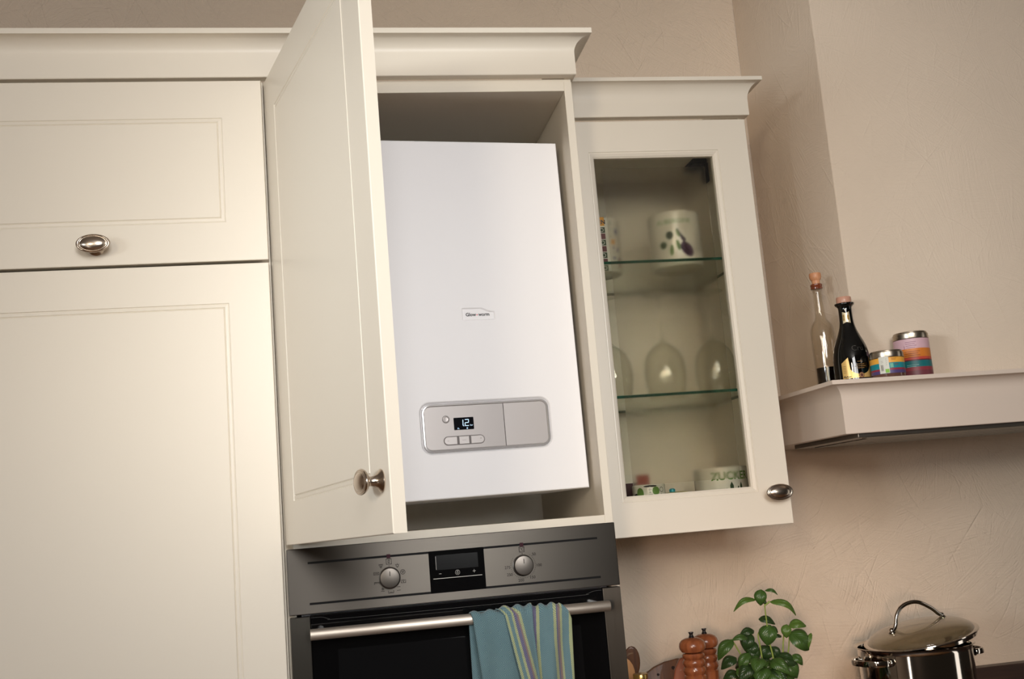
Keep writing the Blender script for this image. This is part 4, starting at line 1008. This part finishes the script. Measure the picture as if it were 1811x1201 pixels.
STEMS = [[(0.9814,0.2804,1.235),(0.9845,0.2872,1.1916),(0.9873,0.2922,1.159),(0.9941,0.2981,1.1172),(0.9893,0.3083,1.0619)],
[(0.9684,0.293,1.175),(0.9714,0.297,1.1478),(0.9769,0.3043,1.0988),(0.9817,0.3111,1.0535)],[(1.0211,0.2859,1.1598),(1.0159,0.2944,1.1154),(0.9996,0.3081,1.052)],
[(1.0312,0.2874,1.1401),(1.0249,0.2926,1.1164),(1.005,0.3072,1.0516)],[(0.918,0.305,1.1576),(0.9278,0.3064,1.1388),(0.955,0.3095,1.0917),(0.9746,0.3123,1.0541)],
[(0.9814,0.2800,1.235),(0.98,0.2795,1.2423),(0.9633,0.2812,1.25)],[(0.9814,0.2804,1.235),(0.9861,0.2791,1.2382),(0.9926,0.2771,1.243)],[(1.0394,0.2885,1.1251),(1.0282,0.2917,1.1179),(1.0113,0.3031,1.069)]]
bc = (.983, .312, ZT)
basil = thing('basil_plant', bc, 'bushy green basil plant in a pot between the mills and the stockpot', 'plant')
lathe('plant_pot', [(0, 0), (.040, 0), (.043, .003), (.055, .095), (.058, .096), (.058, .108), (.0535, .108), (.052, .096), (.050, .092), (0, .092)], bc, mat('terracotta', (160, 96, 66), .8), basil, 40)
lathe('soil', [(0, .094), (.0505, .094), (.050, .098), (.030, .102), (0, .103)], bc, mat('soil', (44, 32, 24), .95), basil, 24)
STEMM = mat('basil_stem', (126, 142, 66), .5)
STEM_TOP = {1: (.9790, .3000, 1.1830), 2: (1.0249, .2880, 1.1890), 3: (1.0335, .2890, 1.1730), 4: (.9106, .3130, 1.1690)}   # where the leaf pairs grow
for n_, s in enumerate(STEMS):
    s = [(x, y+.010, z) for x, y, z in s] if n_ in STEM_TOP else list(s)
    if n_ in STEM_TOP: s.insert(0, STEM_TOP[n_])
    if s[-1][2] < 1.075: s.append((bc[0]+(s[-1][0]-bc[0])*.6, bc[1]+(s[-1][1]-bc[1])*.6, ZT+.100))
    P = spline(s, 6); tube('stem', P, [.0013+.0009*k/(len(P)-1) for k in range(len(P))], STEMM, basil, 8)
def leafmat(name, rgb):
    mt = mat(name, rgb, .34, spec=.5); nt = mt.node_tree; lk = nt.links; bs = nt.nodes['Principled BSDF']
    bs.inputs['Subsurface Weight'].default_value = .08; bs.inputs['Subsurface Radius'].default_value = (.002, .004, .001)
    uv = N(nt, 'ShaderNodeUVMap'); sp_ = N(nt, 'ShaderNodeSeparateXYZ'); lk.new(uv.outputs['UV'], sp_.inputs[0])
    ab = N(nt, 'ShaderNodeMath', operation='ABSOLUTE'); lk.new(sp_.outputs[0], ab.inputs[0])
    ml = N(nt, 'ShaderNodeMath', operation='MULTIPLY_ADD'); lk.new(ab.outputs[0], ml.inputs[0]); ml.inputs[1].default_value = -.8; lk.new(sp_.outputs[1], ml.inputs[2])
    sn = N(nt, 'ShaderNodeMath', operation='MULTIPLY'); sn.inputs[1].default_value = 40.0; lk.new(ml.outputs[0], sn.inputs[0])
    s2 = N(nt, 'ShaderNodeMath', operation='SINE'); lk.new(sn.outputs[0], s2.inputs[0])
    bp = N(nt, 'ShaderNodeBump', i_Strength=.22, i_Distance=.0009); lk.new(s2.outputs[0], bp.inputs['Height']); lk.new(bp.outputs['Normal'], bs.inputs['Normal'])
    return mt
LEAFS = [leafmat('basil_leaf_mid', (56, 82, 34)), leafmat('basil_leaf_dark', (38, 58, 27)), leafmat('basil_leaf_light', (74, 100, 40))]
def leaf(b, t, hw, mt, bulge=.25, droop=.15):
    b = Vector(b); t = Vector(t); ax = t-b; L = ax.length; ax.normalize()
    tocam = (Vector((.0753, -1.9628, 1.46))-b).normalized(); nrm = (tocam*.75+Vector((0, 0, .65)))
    nrm = (nrm-ax*nrm.dot(ax)).normalized(); sd = ax.cross(nrm).normalized()
    V, F, UV = [], [], []
    nl, nw = 10, 8
    for i in range(nl+1):
        s = i/nl
        wd = hw*(math.sin(math.pi*min(1, s**.78))**.72)*(1-.12*s) if 0 < s < 1 else 0.0004
        arch = math.sin(math.pi*s)*L*bulge-droop*L*s*s*.4
        for k in range(nw+1):
            q = -1+2*k/nw
            puff = (.22*hw)*(abs(q)*(1-abs(q))*4)*math.sin(math.pi*s)*.8-.22*hw*q*q*abs(q)
            V.append(b+ax*(L*s)+sd*(q*wd)+nrm*(arch+puff)); UV.append((q*wd/hw, s))
    for i in range(nl):
        for k in range(nw): F.append([i*(nw+1)+k, i*(nw+1)+k+1, (i+1)*(nw+1)+k+1, (i+1)*(nw+1)+k])
    return obj('leaf', V, F, mt, basil, uvs=UV, smooth=80)
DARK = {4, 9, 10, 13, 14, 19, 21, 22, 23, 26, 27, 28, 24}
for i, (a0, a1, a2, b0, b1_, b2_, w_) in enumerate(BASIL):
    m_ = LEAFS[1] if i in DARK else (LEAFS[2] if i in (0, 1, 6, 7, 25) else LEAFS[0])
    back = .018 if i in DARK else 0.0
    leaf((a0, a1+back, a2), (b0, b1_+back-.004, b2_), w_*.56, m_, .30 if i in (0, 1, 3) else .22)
for k in range(40):
    an = rnd.uniform(0, 2*math.pi); zz = rnd.uniform(1.03, 1.125); rr_ = rnd.uniform(.008, .034)*(1.25-(zz-1.03)*5)
    b_ = (bc[0]-.006+rr_*math.cos(an), bc[1]+rr_*math.sin(an), zz); t_ = (b_[0]+.046*math.cos(an), b_[1]+.046*math.sin(an), zz-rnd.uniform(.008, .03))
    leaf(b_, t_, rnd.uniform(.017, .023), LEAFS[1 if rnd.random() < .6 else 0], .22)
V, F = lathe_geo([(0, -.004), (.003, -.0025), (.0042, .0005), (.003, .0035), (0, .005)], (.9818, .2785, 1.2420), 12); obj('bud', V, F, LEAFS[1], basil, smooth=60)
